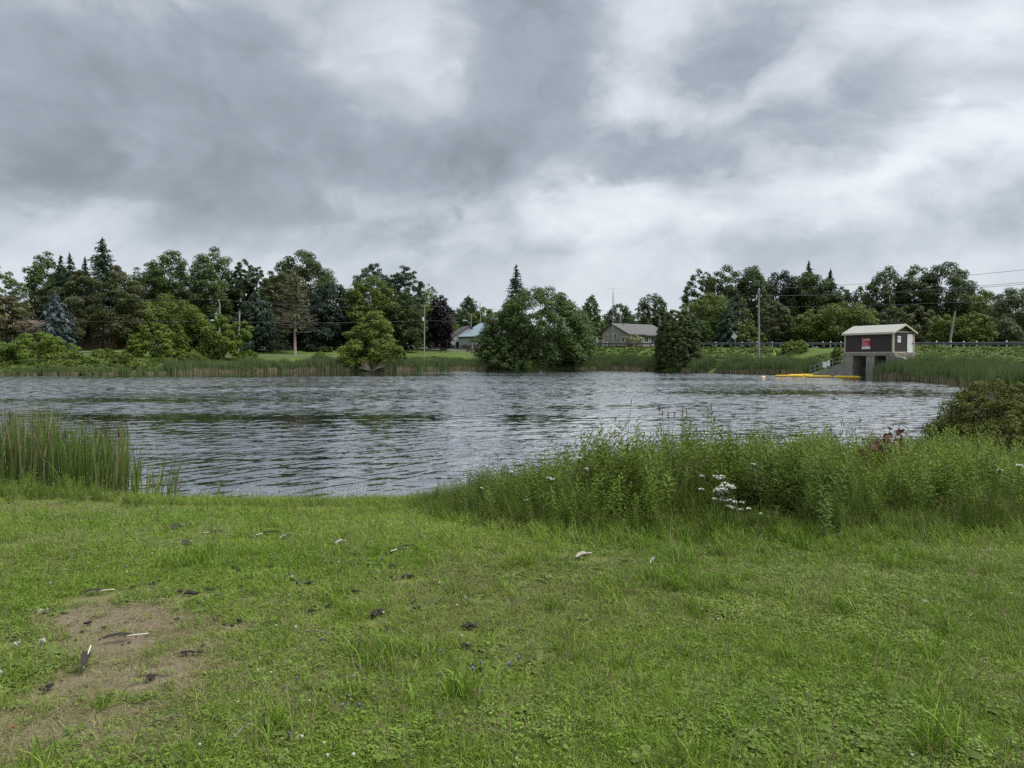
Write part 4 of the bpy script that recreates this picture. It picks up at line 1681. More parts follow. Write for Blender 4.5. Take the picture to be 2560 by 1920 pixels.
def broad(px, pyt, Y, hw, lm, name, label, prof='dome', base=.12, lai=6.0, cat='tree', group=None, foliage='crown', stem='trunk', leafk=.00142,
          lift=0.0, **kw):
    SEED[0] += 1
    rng = np.random.default_rng(SEED[0])
    if prof == 'hemi':
        for k_, v_ in (('jag', .26), ('rc', (.12, .23)), ('nclump', 80), ('inner', .5), ('up', .30)):
            kw.setdefault(k_, v_)
    loc = site(px, Y)
    H = at(px, pyt, Y).z - loc.z
    W = hw / FPX * Y
    root = empty(name, loc, rng.random() * .001, label, cat, group)
    me, C = crown_mesh(foliage, rng, H, W, base, Y * leafk, prof, lai, **kw)
    link_mesh(foliage, me, LM[lm], root)
    if stem == 'trunk':
        trunk_obj(root, rng, H, .018 * H + .06, H * .55, C)
    else:
        m = MB()
        for k in range(5):
            an = rng.random() * 6.28
            m.tube([(math.cos(an) * .1, math.sin(an) * .1, -.2), (math.cos(an) * W * .2, math.sin(an) * W * .2, H * .35),
                    (math.cos(an) * W * .45, math.sin(an) * W * .45, H * .75)], [.05 + .008 * H, .035, .012], 5)
        m.build('stem', BARK, root)
    return root


def conif(px, pyt, Y, hw, lm, name, label, z0=.06, ak=.0030, bk=.0010, cat='tree', branches=False, group=None, **kw):
    SEED[0] += 1
    rng = np.random.default_rng(SEED[0])
    loc = site(px, Y)
    H = at(px, pyt, Y).z - loc.z
    W = hw / FPX * Y * 1.4
    root = empty(name, loc, 0, label, cat, group)
    me, lines = conifer_mesh('crown', rng, H, W, z0 * H, Y * ak, Y * bk, **kw)
    link_mesh('crown', me, LM[lm], root)
    m = MB()
    r = .014 * H + .05
    m.tube([(0, 0, -.4), (0, 0, H * .3), (0, 0, H * .97)], [r * 1.2, r * .85, .02], 8)
    m.build('trunk', BARKL if branches else BARK, root, smooth=True)
    if branches:
        m = MB()
        for (z, az, l, dr, cu) in lines:
            u = Vector((math.cos(az), math.sin(az), 0))
            m.tube([Vector((0, 0, z)), u * (l * .5) + Vector((0, 0, z - dr * l * .5 + cu * l * .17)), u * l + Vector((0, 0, z - dr * l + cu * l))], [.06, .045, .014], 4, cap=False)
        m.build('branch', TWIG, root)
    return root


# ---- left bank, from far to near
broad(0, 668, 158, 62, 'pale', 'ash_tree', 'pale loose-leaved tree cut by the picture edge behind the layered pine', base=.2, lai=3.6, rc=(.14, .22))
broad(122, 640, 172, 56, 'maple', 'maple_tree', 'dark leafy maple at the start of the tree row behind the two spruce tips', base=.1)
conif(158, 641, 168, 36, 'spruce', 'spruce_tree', 'spruce tip standing close on the left of a twin spruce', prof=.8)
conif(181, 636, 166, 44, 'spruce', 'spruce_tree', 'slightly taller twin spruce beside a thinner spruce tip', prof=.8)
conif(218, 645, 170, 34, 'spruce', 'spruce_tree', 'small lone spruce tip between the twin spruces and the tallest spruce', prof=.85)
conif(262, 596, 168, 62, 'spruce', 'spruce_tree', 'tallest pointed spruce rising above the olive tree at the brick bungalow', prof=.72, sparse=.08, dens=1.1)
broad(318, 715, 172, 40, 'oak', 'oak_tree', 'low dark tree filling the gap right of the tallest spruce')
broad(372, 664, 174, 52, 'maple', 'maple_tree', 'dark maple with ragged top and sky gaps right of the tallest spruce', base=.1, lai=5)
broad(428, 631, 170, 62, 'maple', 'maple_tree', 'big round-headed dark maple left of the transformer pole', base=.1)
broad(538, 627, 166, 72, 'maple', 'maple_tree', 'tall domed maple standing behind the transformer pole', base=.1)
broad(612, 655, 168, 44, 'pine', 'pine_tree', 'ragged dark pine between the domed maple and the crowned oak', rc=(.14, .26), jag=.3)
broad(645, 672, 172, 40, 'pine', 'pine_tree', 'thin ragged pine top close beside the larger ragged pine', rc=(.14, .26), jag=.3)
broad(754, 631, 168, 82, 'oak', 'oak_tree', 'large dark oak with the highest rounded crown above the half-dead larch', base=.1, lai=6.5)
broad(704, 675, 158, 62, 'olive', 'larch_tree', 'yellowish green leafy tree just behind the half-dead larch', base=.1, rc=(.16, .26))
broad(838, 715, 160, 62, 'dark', 'norway_maple', 'very dark blue-green maple right of the half-dead larch', base=.05, lai=7)
broad(800, 760, 156, 60, 'dark', 'norway_maple', 'very dark low maple close behind the half-dead larch', base=.03, lai=7)
broad(936, 664, 176, 52, 'pine', 'pine_tree', 'bushy white pine top above the green maple by the yellow-green shrub', rc=(.16, .28), jag=.25)
broad(978, 692, 174, 34, 'pine', 'pine_tree', 'small pine top in the notch between two bushy pines', rc=(.16, .28), jag=.25)
broad(1014, 669, 172, 46, 'pine', 'pine_tree', 'tall bushy pine nearest the lawn pole', rc=(.16, .28), jag=.25)
broad(925, 695, 160, 62, 'mid', 'maple_tree', 'mid-green maple behind the yellow-green shore shrub', base=.06)
broad(1010, 735, 162, 50, 'oak', 'oak_tree', 'dark drooping tree behind the lawn pole', base=.05)
broad(1075, 714, 190, 32, 'pale', 'locust_tree', 'thin pale locust top behind the purple maple', base=.4, lai=2.6, rc=(.2, .3))
broad(1062, 755, 178, 34, 'mid', 'maple_tree', 'green tree wedged between the lawn pole and the purple maple', base=.1)
broad(1104, 742, 172, 32, 'purple', 'purple_maple', 'nearly black purple-leaved maple beside the white cottages', base=.08, lai=7)
conif(1172, 742, 260, 34, 'pine', 'pine_tree', 'distant dark pine between the purple maple and the spruce', prof=.5, round_=.4, droop=-.1)
broad(1150, 775, 250, 34, 'oak', 'oak_tree', 'distant low tree behind the lamp pole')
broad(1212, 770, 245, 36, 'mid', 'maple_tree', 'distant bright tree behind the pale blue roof')
broad(1125, 800, 240, 30, 'mid', 'maple_tree', 'distant low tree just right of the purple maple')
conif(1290, 664, 176, 46, 'spruce', 'spruce_tree', 'lone pointed spruce rising behind the big shore tree', prof=.85, dens=.9, sparse=.1)
broad(1478, 742, 185, 26, 'willow', 'maple_tree', 'slim tree peeping out right behind the big shore tree', base=.1)
# ---- middle
broad(1545, 763, 235, 44, 'oak', 'oak_tree', 'dark round tree behind the antenna masts')
broad(1632, 737, 225, 40, 'oak', 'oak_tree', 'round-headed dark tree above the bungalow ridge with sky under its crown', base=.25, lai=5)
broad(1590, 785, 222, 40, 'oak', 'oak_tree', 'low dark tree behind the bungalow roof')
broad(1660, 785, 228, 40, 'mid', 'maple_tree', 'low green tree behind the leaning pole')
broad(1500, 800, 230, 30, 'mid', 'maple_tree', 'low green tree behind the left end of the taupe bungalow')
# ---- right side
broad(1748, 678, 196, 44, 'oak', 'oak_tree', 'spreading oak with gaps at the left end of the right tree group', base=.30, lai=3.6, rc=(.16, .26))
broad(1810, 668, 192, 56, 'oak', 'oak_tree', 'broad high oak second from the left in the right tree group', base=.2, lai=5)
broad(1880, 671, 190, 58, 'oak', 'oak_tree', 'wide dark oak just left of the tall pole top', base=.15)
broad(1950, 682, 194, 52, 'dark', 'oak_tree', 'almost black tree right of the tall pole top', base=.15)
conif(2018, 656, 196, 62, 'pine', 'pine_tree', 'tall pine with a thin pointed tip in the right tree group', prof=1.05, sparse=.12, droop=.05, z0=.15)
broad(2022, 686, 192, 64, 'oak', 'oak_tree', 'full dark tree hugging the thin-tipped pine', base=.06)
conif(2072, 676, 192, 58, 'spruce', 'spruce_tree', 'pointed spruce just right of the thin-tipped pine', prof=.95)
broad(1990, 700, 200, 44, 'dark', 'oak_tree', 'dark tree filling in behind the thin-tipped pine')
broad(2105, 722, 188, 32, 'oak', 'oak_tree', 'dark shoulder tree descending right of the pointed spruce')
broad(2146, 718, 185, 22, 'oak', 'oak_tree', 'small airy tree in the dip between the two high tree groups', base=.25, lai=4)
broad(2215, 672, 172, 56, 'oak', 'oak_tree', 'high rounded oak above the pump house roof', base=.15, lai=5)
broad(2285, 668, 170, 52, 'oak', 'oak_tree', 'oak with an open window of branches right of the pump house ridge', base=.34, lai=4.4)
broad(2362, 660, 168, 68, 'oak', 'oak_tree', 'largest domed oak on the right side over the leaning bare pole', base=.2, lai=5.5)
broad(2455, 728, 160, 54, 'mid', 'maple_tree', 'mid-green maple stepping down right of the largest domed oak', base=.06)
broad(2540, 722, 150, 74, 'haze', 'ash_tree', 'greyish green tree cut by the picture edge beyond the guard rail', base=.04)
broad(1788, 737, 168, 74, 'mid', 'maple_tree', 'round olive-topped maple behind the dark spruce', base=.06)
conif(1842, 732, 166, 44, 'spruce', 'spruce_tree', 'broad dark spruce just left of the tall pole', prof=.75)
conif(1822, 757, 152, 42, 'spruce', 'spruce_tree', 'blue-tinged dark spruce by the diamond road sign', prof=.7, droop=.3)
broad(1752, 800, 156, 26, 'maple', 'maple_tree', 'small round green tree beside the cedar', base=.08)
broad(1873, 812, 150, 36, 'mid', 'hazel_bush', 'yellow-green bushy growth behind the diamond road sign', prof='hemi', base=.02, cat='bush')
broad(1935, 755, 156, 58, 'olive', 'larch_tree', 'soft olive larch-like tree right of the tall pole', base=.04, rc=(.14, .24))
broad(2030, 775, 152, 62, 'mid', 'maple_tree', 'spreading green tree left behind the pump house', base=.04)
broad(2115, 758, 150, 80, 'mid', 'maple_tree', 'wide bright-edged tree directly behind the pump house roof', base=.04)
broad(2280, 764, 140, 58, 'olive', 'larch_tree', 'brownish olive tree beside the gable of the pump house', base=.04, rc=(.14, .24))
broad(2360, 788, 130, 40, 'mid', 'maple_tree', 'green thicket tree behind the leaning bare pole', base=.03)
broad(2428, 782, 128, 46, 'mid', 'maple_tree', 'layered green tree over the guard rail right of the leaning pole', base=.03)
broad(2505, 795, 132, 40, 'haze', 'ash_tree', 'low dull green tree behind the guard rail near the picture edge', base=.03)
broad(2165, 800, 145, 30, 'oak', 'oak_tree', 'dark low tree hidden behind the pump house roof ridge', base=.03)
broad(2225, 770, 150, 40, 'oak', 'oak_tree', 'dark tree between the wide bright-edged tree and the brownish olive one', base=.03)
broad(1700, 815, 165, 30, 'mid', 'maple_tree', 'low tree behind the cedar', base=.03)
# ---- left bank, nearer
broad(262, 670, 136.5, 102, 'olive', 'olive_tree', 'big olive-green tree shading the brick bungalow', 'willow', base=.09, lai=7, rc=(.15, .26))
conif(18, 735, 134, 60, 'brown', 'layered_pine', 'brownish layered pine over the brick bungalow at the picture edge', z0=.34, prof=.3, round_=.6, droop=.02, curve=0, nlev=11, hang=.15, dens=1.5)
conif(143, 731, 127.5, 46, 'blue', 'blue_spruce', 'drooping blue spruce before the brick bungalow', prof=.6, droop=.55, curve=.05, z0=.04, ak=.0034, bk=.0014, dens=1.4, round_=.55)
broad(425, 742, 146, 84, 'mid', 'maple_tree', 'spreading bright-topped tree behind the bright shore bushes', base=.04)
broad(500, 790, 150, 50, 'dark', 'norway_maple', 'dark low tree in the shade left of the plain pale pole', base=.03)
conif(650, 728, 146, 56, 'spruce', 'spruce_tree', 'dark spruce with long layered boughs left of the half-dead larch', prof=.55, droop=.12, curve=.1, dens=1.2)
conif(738, 682, 143, 42, 'larch', 'half_dead_larch', 'half-dead larch with bare grey lower branches and a pale trunk on the lawn', z0=.27, prof=.45, sparse=.50, low=.38, branches=True, droop=.10, curve=.22, round_=.4, hang=.3)
broad(777, 862, 150, 16, 'dark', 'round_shrub', 'small dark round shrub right of the larch trunk', 'hemi', base=.02, cat='bush', foliage='foliage', stem='stem')
broad(812, 866, 150, 17, 'oak', 'round_shrub', 'small green round shrub beside the darker round one', 'hemi', base=.02, cat='bush', foliage='foliage', stem='stem')
# ---- shore bushes
S = dict(cat='bush', foliage='foliage', stem='stem')
broad(100, 832, 112, 72, 'bright', 'shore_bush', 'big rounded bright green bush on the shore under the blue spruce', 'hemi', base=.0, lai=7, **S)
broad(30, 862, 112, 26, 'mid', 'shore_bush', 'small green bush at the side of the big rounded shore bush', 'hemi', base=.0, **S)
broad(382, 808, 118, 54, 'bright', 'shore_bush', 'bright green shore bush below the transformer pole lamp', 'hemi', base=.0, lai=6.5, jag=.25, **S)
broad(455, 828, 121, 24, 'bright', 'shore_bush', 'narrow bright bush between the two larger bright shore bushes', 'hemi', base=.0, **S)
broad(262, 872, 113, 34, 'lime', 'shore_bush', 'low lime-green bush on the bank left of the bright shore bushes', 'hemi', base=.0, **S)
broad(410, 895, 116, 40, 'bright', 'shore_bush', 'low spreading shrub at the waterline below the bright shore bush', 'hemi', base=.0, **S)
broad(560, 788, 124, 62, 'bright', 'shore_tree', 'bright green small tree in front of the two utility poles', 'dome', base=.06, lai=6, jag=.34, rc=(.14, .26), nclump=60)
broad(932, 781, 129, 70, 'lime', 'shore_bush', 'pyramidal yellow-green shrub on the shore before the lawn', 'pyramid', base=.0, lai=6.5, jag=.28, rc=(.13, .24), nclump=90, **S)
broad(875, 858, 128, 30, 'mid', 'shore_bush', 'lower green bush leaning against the yellow-green shrub', 'hemi', base=.0, **S)
broad(990, 870, 130, 34, 'mid', 'shore_bush', 'low green bush on the lawn side of the yellow-green shrub', 'hemi', base=.0, **S)
broad(1346, 724, 144, 142, 'willow', 'shore_tree', 'huge dark spreading tree with foliage down to the water', 'willow', base=.0, lai=9, nclump=300, rc=(.10, .18), wy=.7, jag=.10, inner=.5)
broad(1262, 838, 139, 50, 'willow', 'shore_bush', 'dark drooping bush at the left foot of the huge shore tree', 'hemi', base=.0, lai=6, **S)
broad(1695, 778, 125, 54, 'cedar', 'cedar_tree', 'dense egg-shaped cedar standing at the waterline', 'egg', base=.0, lai=14, leafk=.0011, nclump=520, rc=(.09, .15), down=-.8, up=.3, jag=.03, inner=.62)
broad(1988, 851, 112, 32, 'bright', 'bank_bush', 'rounded bright bush on the road bank left of the pump house', 'hemi', base=.0, lai=7, **S)
broad(2092, 866, 96, 16, 'mid', 'bank_bush', 'dark green bush in the corner against the pump house wall', 'hemi', base=.0, **S)
broad(1585, 838, 166, 20, 'cream', 'variegated_bush', 'cream-leaved bush before the taupe bungalow', 'dome', base=.05, lai=5, **S)
for (px, py, Y, hw, lm_, lab) in ((185, 880, 108, 36, 'mid', 'loose green bush between the big rounded bush and the lime one'), (225, 893, 107, 30, 'bright', 'small bright bush at the waterline left of the lime bush'),
                                (310, 884, 110, 34, 'mid', 'mid-green bush right of the lime bush'), (480, 880, 117, 40, 'mid', 'mid-green bush at the foot of the small bright tree'),
                                (340, 905, 109, 34, 'lime', 'yellowish low bush at the waterline below the bright shore bush'), (520, 862, 122, 30, 'mid', 'low bush between the bright bushes and the small bright tree'),
                                (-30, 868, 108, 50, 'mid', 'green bush cut by the picture edge beside the big rounded bush'), (150, 900, 105, 40, 'lime', 'low yellowish growth at the waterline under the big rounded bush'),
                                (620, 876, 124, 26, 'bright', 'small sprouting bush behind the far reeds right of the plain pole'), (800, 880, 126, 22, 'bright', 'small leafy bush between the reeds and the larch lawn')):
    broad(px, py, Y, hw, lm_, 'shore_bush', lab, 'hemi', base=.0, lai=6, **S)
# dead brush at the waterline
rng = np.random.default_rng(5)
dl_ = Vector((*fx(930, 122.5), .1))
db_ = empty('dead_brush', dl_, 0, 'bare grey dead brush fanning out over the water before the yellow-green shrub', 'brush')
for k in range(26):
    an, l, lt = rng.random() * 6.28, rng.uniform(1.2, 3.0), rng.uniform(.2, 1.1)
    p1 = Vector((math.cos(an) * l * .5, math.sin(an) * l * .4, lt * l * .5))
    p2 = Vector((math.cos(an) * l, math.sin(an) * l * .7, lt * l * .75))
    m = MB()
    m.tube([(0, 0, -.1), p1, p2], [.045, .03, .012], 4, cap=False)
    m.tube([p1, p1.lerp(p2, .6) + Vector((rng.normal() * .3, rng.normal() * .3, .35))], [.02, .008], 4, cap=False)
    m.build('twig', TWIG, db_)


def mass(name, label, lm, spots, seed):
    """far wood that reads as one mass behind the single trees"""
    rng = np.random.default_rng(seed)
    Vs, Fs, Ts, n0 = [], [], [], 0
    for (px, pyt, Y, hw) in spots:
        loc = site(px, Y)
        H = at(px, pyt, Y).z - loc.z
        me, _ = crown_mesh('m', rng, H, hw / FPX * Y, .0, Y * .0019, 'dome', 3.2, nclump=24)
        v = np.empty(len(me.vertices) * 3, np.float32)
        me.vertices.foreach_get('co', v)
        t = np.empty(len(me.vertices), np.float32)
        me.attributes['tint'].data.foreach_get('value', t)
        v = v.reshape(-1, 3) + np.array(loc)
        Vs.append(v)
        Fs.append(np.arange(len(v)).reshape(-1, 3) + n0)
        Ts.append(t)
        n0 += len(v)
        bpy.data.meshes.remove(me)
    me = np_mesh(name, np.concatenate(Vs), np.concatenate(Fs), np.concatenate(Ts))
    return tag(link_mesh(name, me, LM[lm]), label, 'wood', kind='stuff')


rg = np.random.default_rng(77)
mass('distant_wood', 'dark far wood behind the houses and trees of the other shore', 'oak',
     [(p, 790 + rg.uniform(-25, 25), 265 + rg.uniform(-10, 20), 60) for p in range(-350, 1080, 62)]
     + [(p, 822 + rg.uniform(-8, 8), 300, 50) for p in range(1090, 1720, 60)]
     + [(p, 775 + rg.uniform(-25, 25), 225 + rg.uniform(-10, 20), 60) for p in range(1740, 2950, 62)], 9)
#NEAR
# ------------------------------------------------------------------ ground cover (uncountable): scattered by geometry nodes
def blades(base, H, W, bend, rng, nseg=3, az=None, twist=None, pw=2.0):
    """strips: base (n,3), height H (n), width W (n), bend (n,2) sideways reach at the tip"""
    n = len(base)
    az = rng.random(n) * 6.28 if az is None else az
    sd = np.stack([np.cos(az), np.sin(az), np.zeros(n)], 1)
    V = np.zeros((n, nseg + 1, 2, 3))
    for k in range(nseg + 1):
        s = k / nseg
        c = base.copy()
        c[:, :2] += bend * (s ** pw)
        L = np.hypot(bend[:, 0], bend[:, 1])
        c[:, 2] += H * s - .35 * np.minimum(L, H) * s ** 3
        w = W * (1 - s ** 2.2) * (.75 + .5 * s * (1 - s) * 2) * .5 + W * .02
        V[:, k, 0] = c - sd * w[:, None]
        V[:, k, 1] = c + sd * w[:, None]
    idx = np.arange(n * (nseg + 1) * 2).reshape(n, nseg + 1, 2)
    F = np.stack([idx[:, :-1, 0], idx[:, :-1, 1], idx[:, 1:, 1], idx[:, 1:, 0]], -1).reshape(-1, 4)
    return V.reshape(-1, 3), F


def qcards(C, N, a, b, rng, down=0.0):
    n = len(C)
    t = sph(rng, n) + np.array([0, 0, -down])
    t = unit(t - (t * N).sum(1, keepdims=True) * N)
    s = np.cross(N, t)
    a = np.broadcast_to(np.asarray(a, float), (n,))[:, None]
    b = np.broadcast_to(np.asarray(b, float), (n,))[:, None]
    V = np.stack([C - t * a, C + s * b, C + t * a, C - s * b], 1).reshape(-1, 3)
    return V, np.arange(4 * n).reshape(n, 4)


def join(parts):
    """parts: list of (V, F4, tint)"""
    Vs, Fs, Ts, n = [], [], [], 0
    for V, F, t in parts:
        Vs.append(V)
        Fs.append(F + n)
        Ts.append(np.broadcast_to(t, (len(V),)))
        n += len(V)
    return np.concatenate(Vs), np.concatenate(Fs), np.concatenate(Ts)


def source(name, parts, mat):
    V, F, t = join(parts)
    me = np_mesh(name, V, F, t)
    me.materials.append(mat)
    return me


GNT = {}


def scatter(name, sources, P, rng, scale, mat_tone, label, pick=None, tilt=.12, rotz=None, cat='ground cover', zscale=None, tiltdir=None):
    """one 'stuff' object: copies of the sources on points P"""
    n = len(P)
    sc_coll = bpy.data.collections.new(name + '_source')
    for i, me in enumerate(sources):
        sc_coll.objects.link(bpy.data.objects.new(f'{name}_source_{i:02d}', me))
    me = bpy.data.meshes.new(name)
    me.vertices.add(n)
    me.vertices.foreach_set('co', np.asarray(P, np.float32).ravel())
    rz_ = rng.random(n) * 2 * PI if rotz is None else rotz
    rot = np.stack([rng.normal(size=n) * tilt, rng.normal(size=n) * tilt, rz_], 1).astype(np.float32)
    s = np.broadcast_to(np.asarray(scale, np.float32), (n,))
    zs = s if zscale is None else s * zscale
    sv = np.stack([s, s, zs], 1).astype(np.float32)
    pk = rng.integers(0, len(sources), n) if pick is None else pick
    for nm, typ, arr, key in (('rot', 'FLOAT_VECTOR', rot, 'vector'), ('scl', 'FLOAT_VECTOR', sv, 'vector'),
                              ('pick', 'INT', pk.astype(np.int32), 'value'), ('tone', 'FLOAT', np.asarray(mat_tone, np.float32), 'value')):
        a = me.attributes.new(nm, typ, 'POINT')
        a.data.foreach_set(key, arr.ravel())
    me.update()
    o = link_mesh(name, me, None)
    ng = bpy.data.node_groups.new(name, 'GeometryNodeTree')
    ng.interface.new_socket('Geometry', in_out='INPUT', socket_type='NodeSocketGeometry')
    ng.interface.new_socket('Geometry', in_out='OUTPUT', socket_type='NodeSocketGeometry')
    N = ng.nodes
    gi, go = N.new('NodeGroupInput'), N.new('NodeGroupOutput')
    m2p = N.new('GeometryNodeMeshToPoints')
    iop = N.new('GeometryNodeInstanceOnPoints')
    ci = N.new('GeometryNodeCollectionInfo')
    ci.inputs['Collection'].default_value = sc_coll
    ci.inputs['Separate Children'].default_value = True
    ci.inputs['Reset Children'].default_value = True

    def na(nm, typ):
        q = N.new('GeometryNodeInputNamedAttribute')
        q.data_type = typ
        q.inputs['Name'].default_value = nm
        return q.outputs['Attribute']
    e2r = N.new('FunctionNodeEulerToRotation')
    L = ng.links.new
    L(gi.outputs[0], m2p.inputs[0])
    L(m2p.outputs[0], iop.inputs['Points'])
    L(ci.outputs[0], iop.inputs['Instance'])
    iop.inputs['Pick Instance'].default_value = True
    L(na('pick', 'INT'), iop.inputs['Instance Index'])
    L(na('rot', 'FLOAT_VECTOR'), e2r.inputs[0])
    L(e2r.outputs[0], iop.inputs['Rotation'])
    L(na('scl', 'FLOAT_VECTOR'), iop.inputs['Scale'])
    L(iop.outputs[0], go.inputs[0])
    md = o.modifiers.new('scatter', 'NODES')
    md.node_group = ng
    return tag(o, label, cat, kind='stuff')


def leaf_quads(P, D, N, L, W):
    """pointed leaves from P along D, face normal N: two quads folded at the midrib"""
    D = unit(D)
    S = unit(np.cross(N, D))
    Nn = np.cross(D, S)
    L = np.broadcast_to(np.asarray(L, float), (len(P),))[:, None]
    W = np.broadcast_to(np.asarray(W, float), (len(P),))[:, None]
    mid = P + D * L * .5 + Nn * L * .06
    tip = P + D * L - Nn * L * .10
    V = np.stack([P, mid + S * W * .5, tip, mid - S * W * .5], 1).reshape(-1, 3)
    return V, np.arange(4 * len(P)).reshape(-1, 4)


# ---- leaf materials of the near ground
G_GRASS = leaf('grass_blades', (.052, .112, .010), (.205, .325, .034), (.230, .310, .052), inst=True, trans=.28, spec=.22, rough=.5)
G_DRY = leaf('dry_grass', (.170, .145, .065), (.360, .320, .175), (.150, .150, .055), inst=True, trans=.28, spec=.22, rough=.5)
G_CLOVER = leaf('clover_leaves', (.055, .110, .014), (.180, .270, .040), (.200, .250, .052), inst=True, trans=.28, spec=.22, rough=.5)
G_FORB = leaf('forb_leaves', (.062, .118, .015), (.195, .285, .042), (.140, .195, .036), inst=True, trans=.28, spec=.22, rough=.5)
G_PLANT = leaf('plantain_leaves', (.055, .095, .016), (.110, .165, .030), (.130, .165, .040), inst=True, trans=.28, spec=.22, rough=.5)
G_WEED = leaf('weed_leaves', (.042, .082, .012), (.165, .225, .036), (.062, .096, .020), inst=True, trans=.30, spec=.16)
G_WEEDL = leaf('bright_weed_leaves', (.085, .150, .020), (.175, .255, .045), (.120, .185, .035), inst=True, trans=.42, spec=.12)
G_STALK = leaf('dry_stalks', (.085, .070, .040), (.150, .125, .070), (.100, .105, .045), inst=True, trans=.1)
G_REED = leaf('reed_blades', (.060, .100, .036), (.120, .175, .064), (.135, .165, .068), inst=True, trans=.25)
G_REEDT = leaf('dead_reed', (.185, .155, .100), (.320, .270, .185), (.140, .125, .070), inst=True, trans=.2)
G_BANK = leaf('bank_weeds', (.062, .110, .018), (.135, .200, .034), (.095, .140, .026), inst=True, trans=.3)
G_BUSH = leaf('hedge_leaves', (.056, .074, .018), (.125, .145, .036), (.115, .096, .038), trans=.2, patch=.35, spec=.08, rough=.8)
G_WHITE = leaf('white_petals', (.36, .37, .30), (.62, .62, .55), (.50, .50, .43), inst=True, trans=.2)
G_PURPLE = leaf('purple_petals', (.16, .14, .25), (.30, .27, .42), (.18, .13, .22), inst=True, trans=.2)


# ---- reeds of the far shore
def reed_sources():
    out = []
    for k in range(6):
        r = np.random.default_rng(300 + k)
        n = 34
        b = np.stack([r.normal(size=n) * .30, r.normal(size=n) * .30, np.zeros(n)], 1)
        H = r.uniform(1.35, 2.15, n)
        V, F = blades(b, H, np.full(n, .055), r.normal(size=(n, 2)) * .14, r, 2)
        out.append(source(f'reed_tuft_{k}', [(V, F, np.repeat(r.random(n), 6))], G_REED))
    for k in range(3):
        r = np.random.default_rng(330 + k)
        n = 30
        b = np.stack([r.normal(size=n) * .32, r.normal(size=n) * .25, np.zeros(n)], 1)
        H = r.uniform(.45, 1.15, n)
        V, F = blades(b, H, np.full(n, .055), r.normal(size=(n, 2)) * .13, r, 2)
        out.append(source(f'reed_tan_{k}', [(V, F, np.repeat(r.random(n), 6))], G_REEDT))
    return out


REEDS = reed_sources()


def shore_strip(P, d0, d1, dens, rng):
    P = np.array(P, float)
    seg = np.diff(P, axis=0)
    L = np.hypot(*seg.T)
    s = np.concatenate([[0], np.cumsum(L)])
    n = int(s[-1] * (d1 - d0) * dens)
    q = rng.random(n) * s[-1]
    x, y = np.interp(q, s, P[:, 0]), np.interp(q, s, P[:, 1])
    i = np.clip(np.searchsorted(s, q) - 1, 0, len(L) - 1)
    nx_, ny_ = -seg[i, 1] / L[i], seg[i, 0] / L[i]
    w = d0 + (d1 - d0) * rng.random(n)
    return np.stack([x + nx_ * w, y + ny_ * w], 1), w, q / s[-1]


def reed_belt(label, pts, d0, d1, seed, hs=1.0, dens=9.0, tan=.30):
    r = np.random.default_rng(seed)
    xy, w, q = shore_strip(pts, d0, d1, dens, r)
    z = np.maximum(gz(xy[:, 0], xy[:, 1]), -.15)
    P = np.column_stack([xy, z])
    edge = (w - d0) < .55
    tn = r.random(len(P)) < np.where(edge, .82, tan * .35)
    pick = np.where(tn, r.integers(6, 9, len(P)), r.integers(0, 6, len(P)))
    big = .66 + .42 * vnoise(xy[:, 0], xy[:, 1], 2.6, seed) + .26 * vnoise(xy[:, 0], xy[:, 1], .9, seed + 7)
    sc = hs * big * r.uniform(.88, 1.1, len(P))
    scatter('cattail_reeds', REEDS, P, r, sc, r.random(len(P)) * .8, label, pick=pick, tilt=.05, cat='reeds')


def shore_between(pa, pb):
    return [p for p in FAR_SHORE if pa <= 1280 + p[0] / p[1] * FPX <= pb]


S_ = lambda *a: [fx(p, y) for p, y in a]
reed_belt('far belt of cattail reeds along the lawn shore with tan dead stems at the waterline', S_((425, 108.5), (500, 112), (700, 121), (880, 125.5)), -.7, 2.2, 41, .95)
reed_belt('far cattail reeds between the yellow-green shrub and the huge shore tree', S_((960, 127), (1000, 128), (1130, 135.5), (1215, 140)), -.7, 2.6, 42, 1.0)
reed_belt('far dark reeds between the huge shore tree and the cedar', S_((1440, 139), (1500, 136), (1600, 131), (1650, 127)), -.7, 2.4, 43, 1.0)
reed_belt('short reeds beside the cedar foot', S_((1715, 121), (1765, 115.5)), -.6, 2.0, 44, .9)
reed_belt('reed stand between the cedar and the railing with a few gaps', S_((1795, 111.5), (1800, 111), (1930, 103), (2012, 96)), -.7, 2.4, 45, .98)
reed_belt('tall dense reed stand in front of the road bank right of the sluice', S_((2196, 83.0), (2215, 81.5), (2270, 77), (2330, 72), (2400, 66), (2440, 62.5), (2500, 55), (2530, 47)), -.8, 2.6, 46, .92)


# ---- leafy weeds of the far banks
def clump_sources(n, size, nleaf, la, seed, mat):
    out = []
    for k in range(n):
        r = np.random.default_rng(seed + k)
        d = sph(r, nleaf)
        d[:, 2] = np.abs(d[:, 2])
        P = d * (r.uniform(.4, 1, nleaf) ** .6)[:, None] * np.array([size, size, size * .85])
        N = unit(d * .5 + np.array([0, 0, .7]) + .5 * sph(r, nleaf))
        V, F = qcards(P, N, la * r.uniform(.7, 1.3, nleaf), la * .6, r)
        out.append(source(f'clump_{seed}_{k}', [(V, F, np.repeat(r.random(nleaf), 4))], mat))
    return out


CL_BANK = clump_sources(6, .55, 120, .105, 500, G_BANK)
CL_DARK = clump_sources(4, .55, 60, .17, 520, G_PLANT)


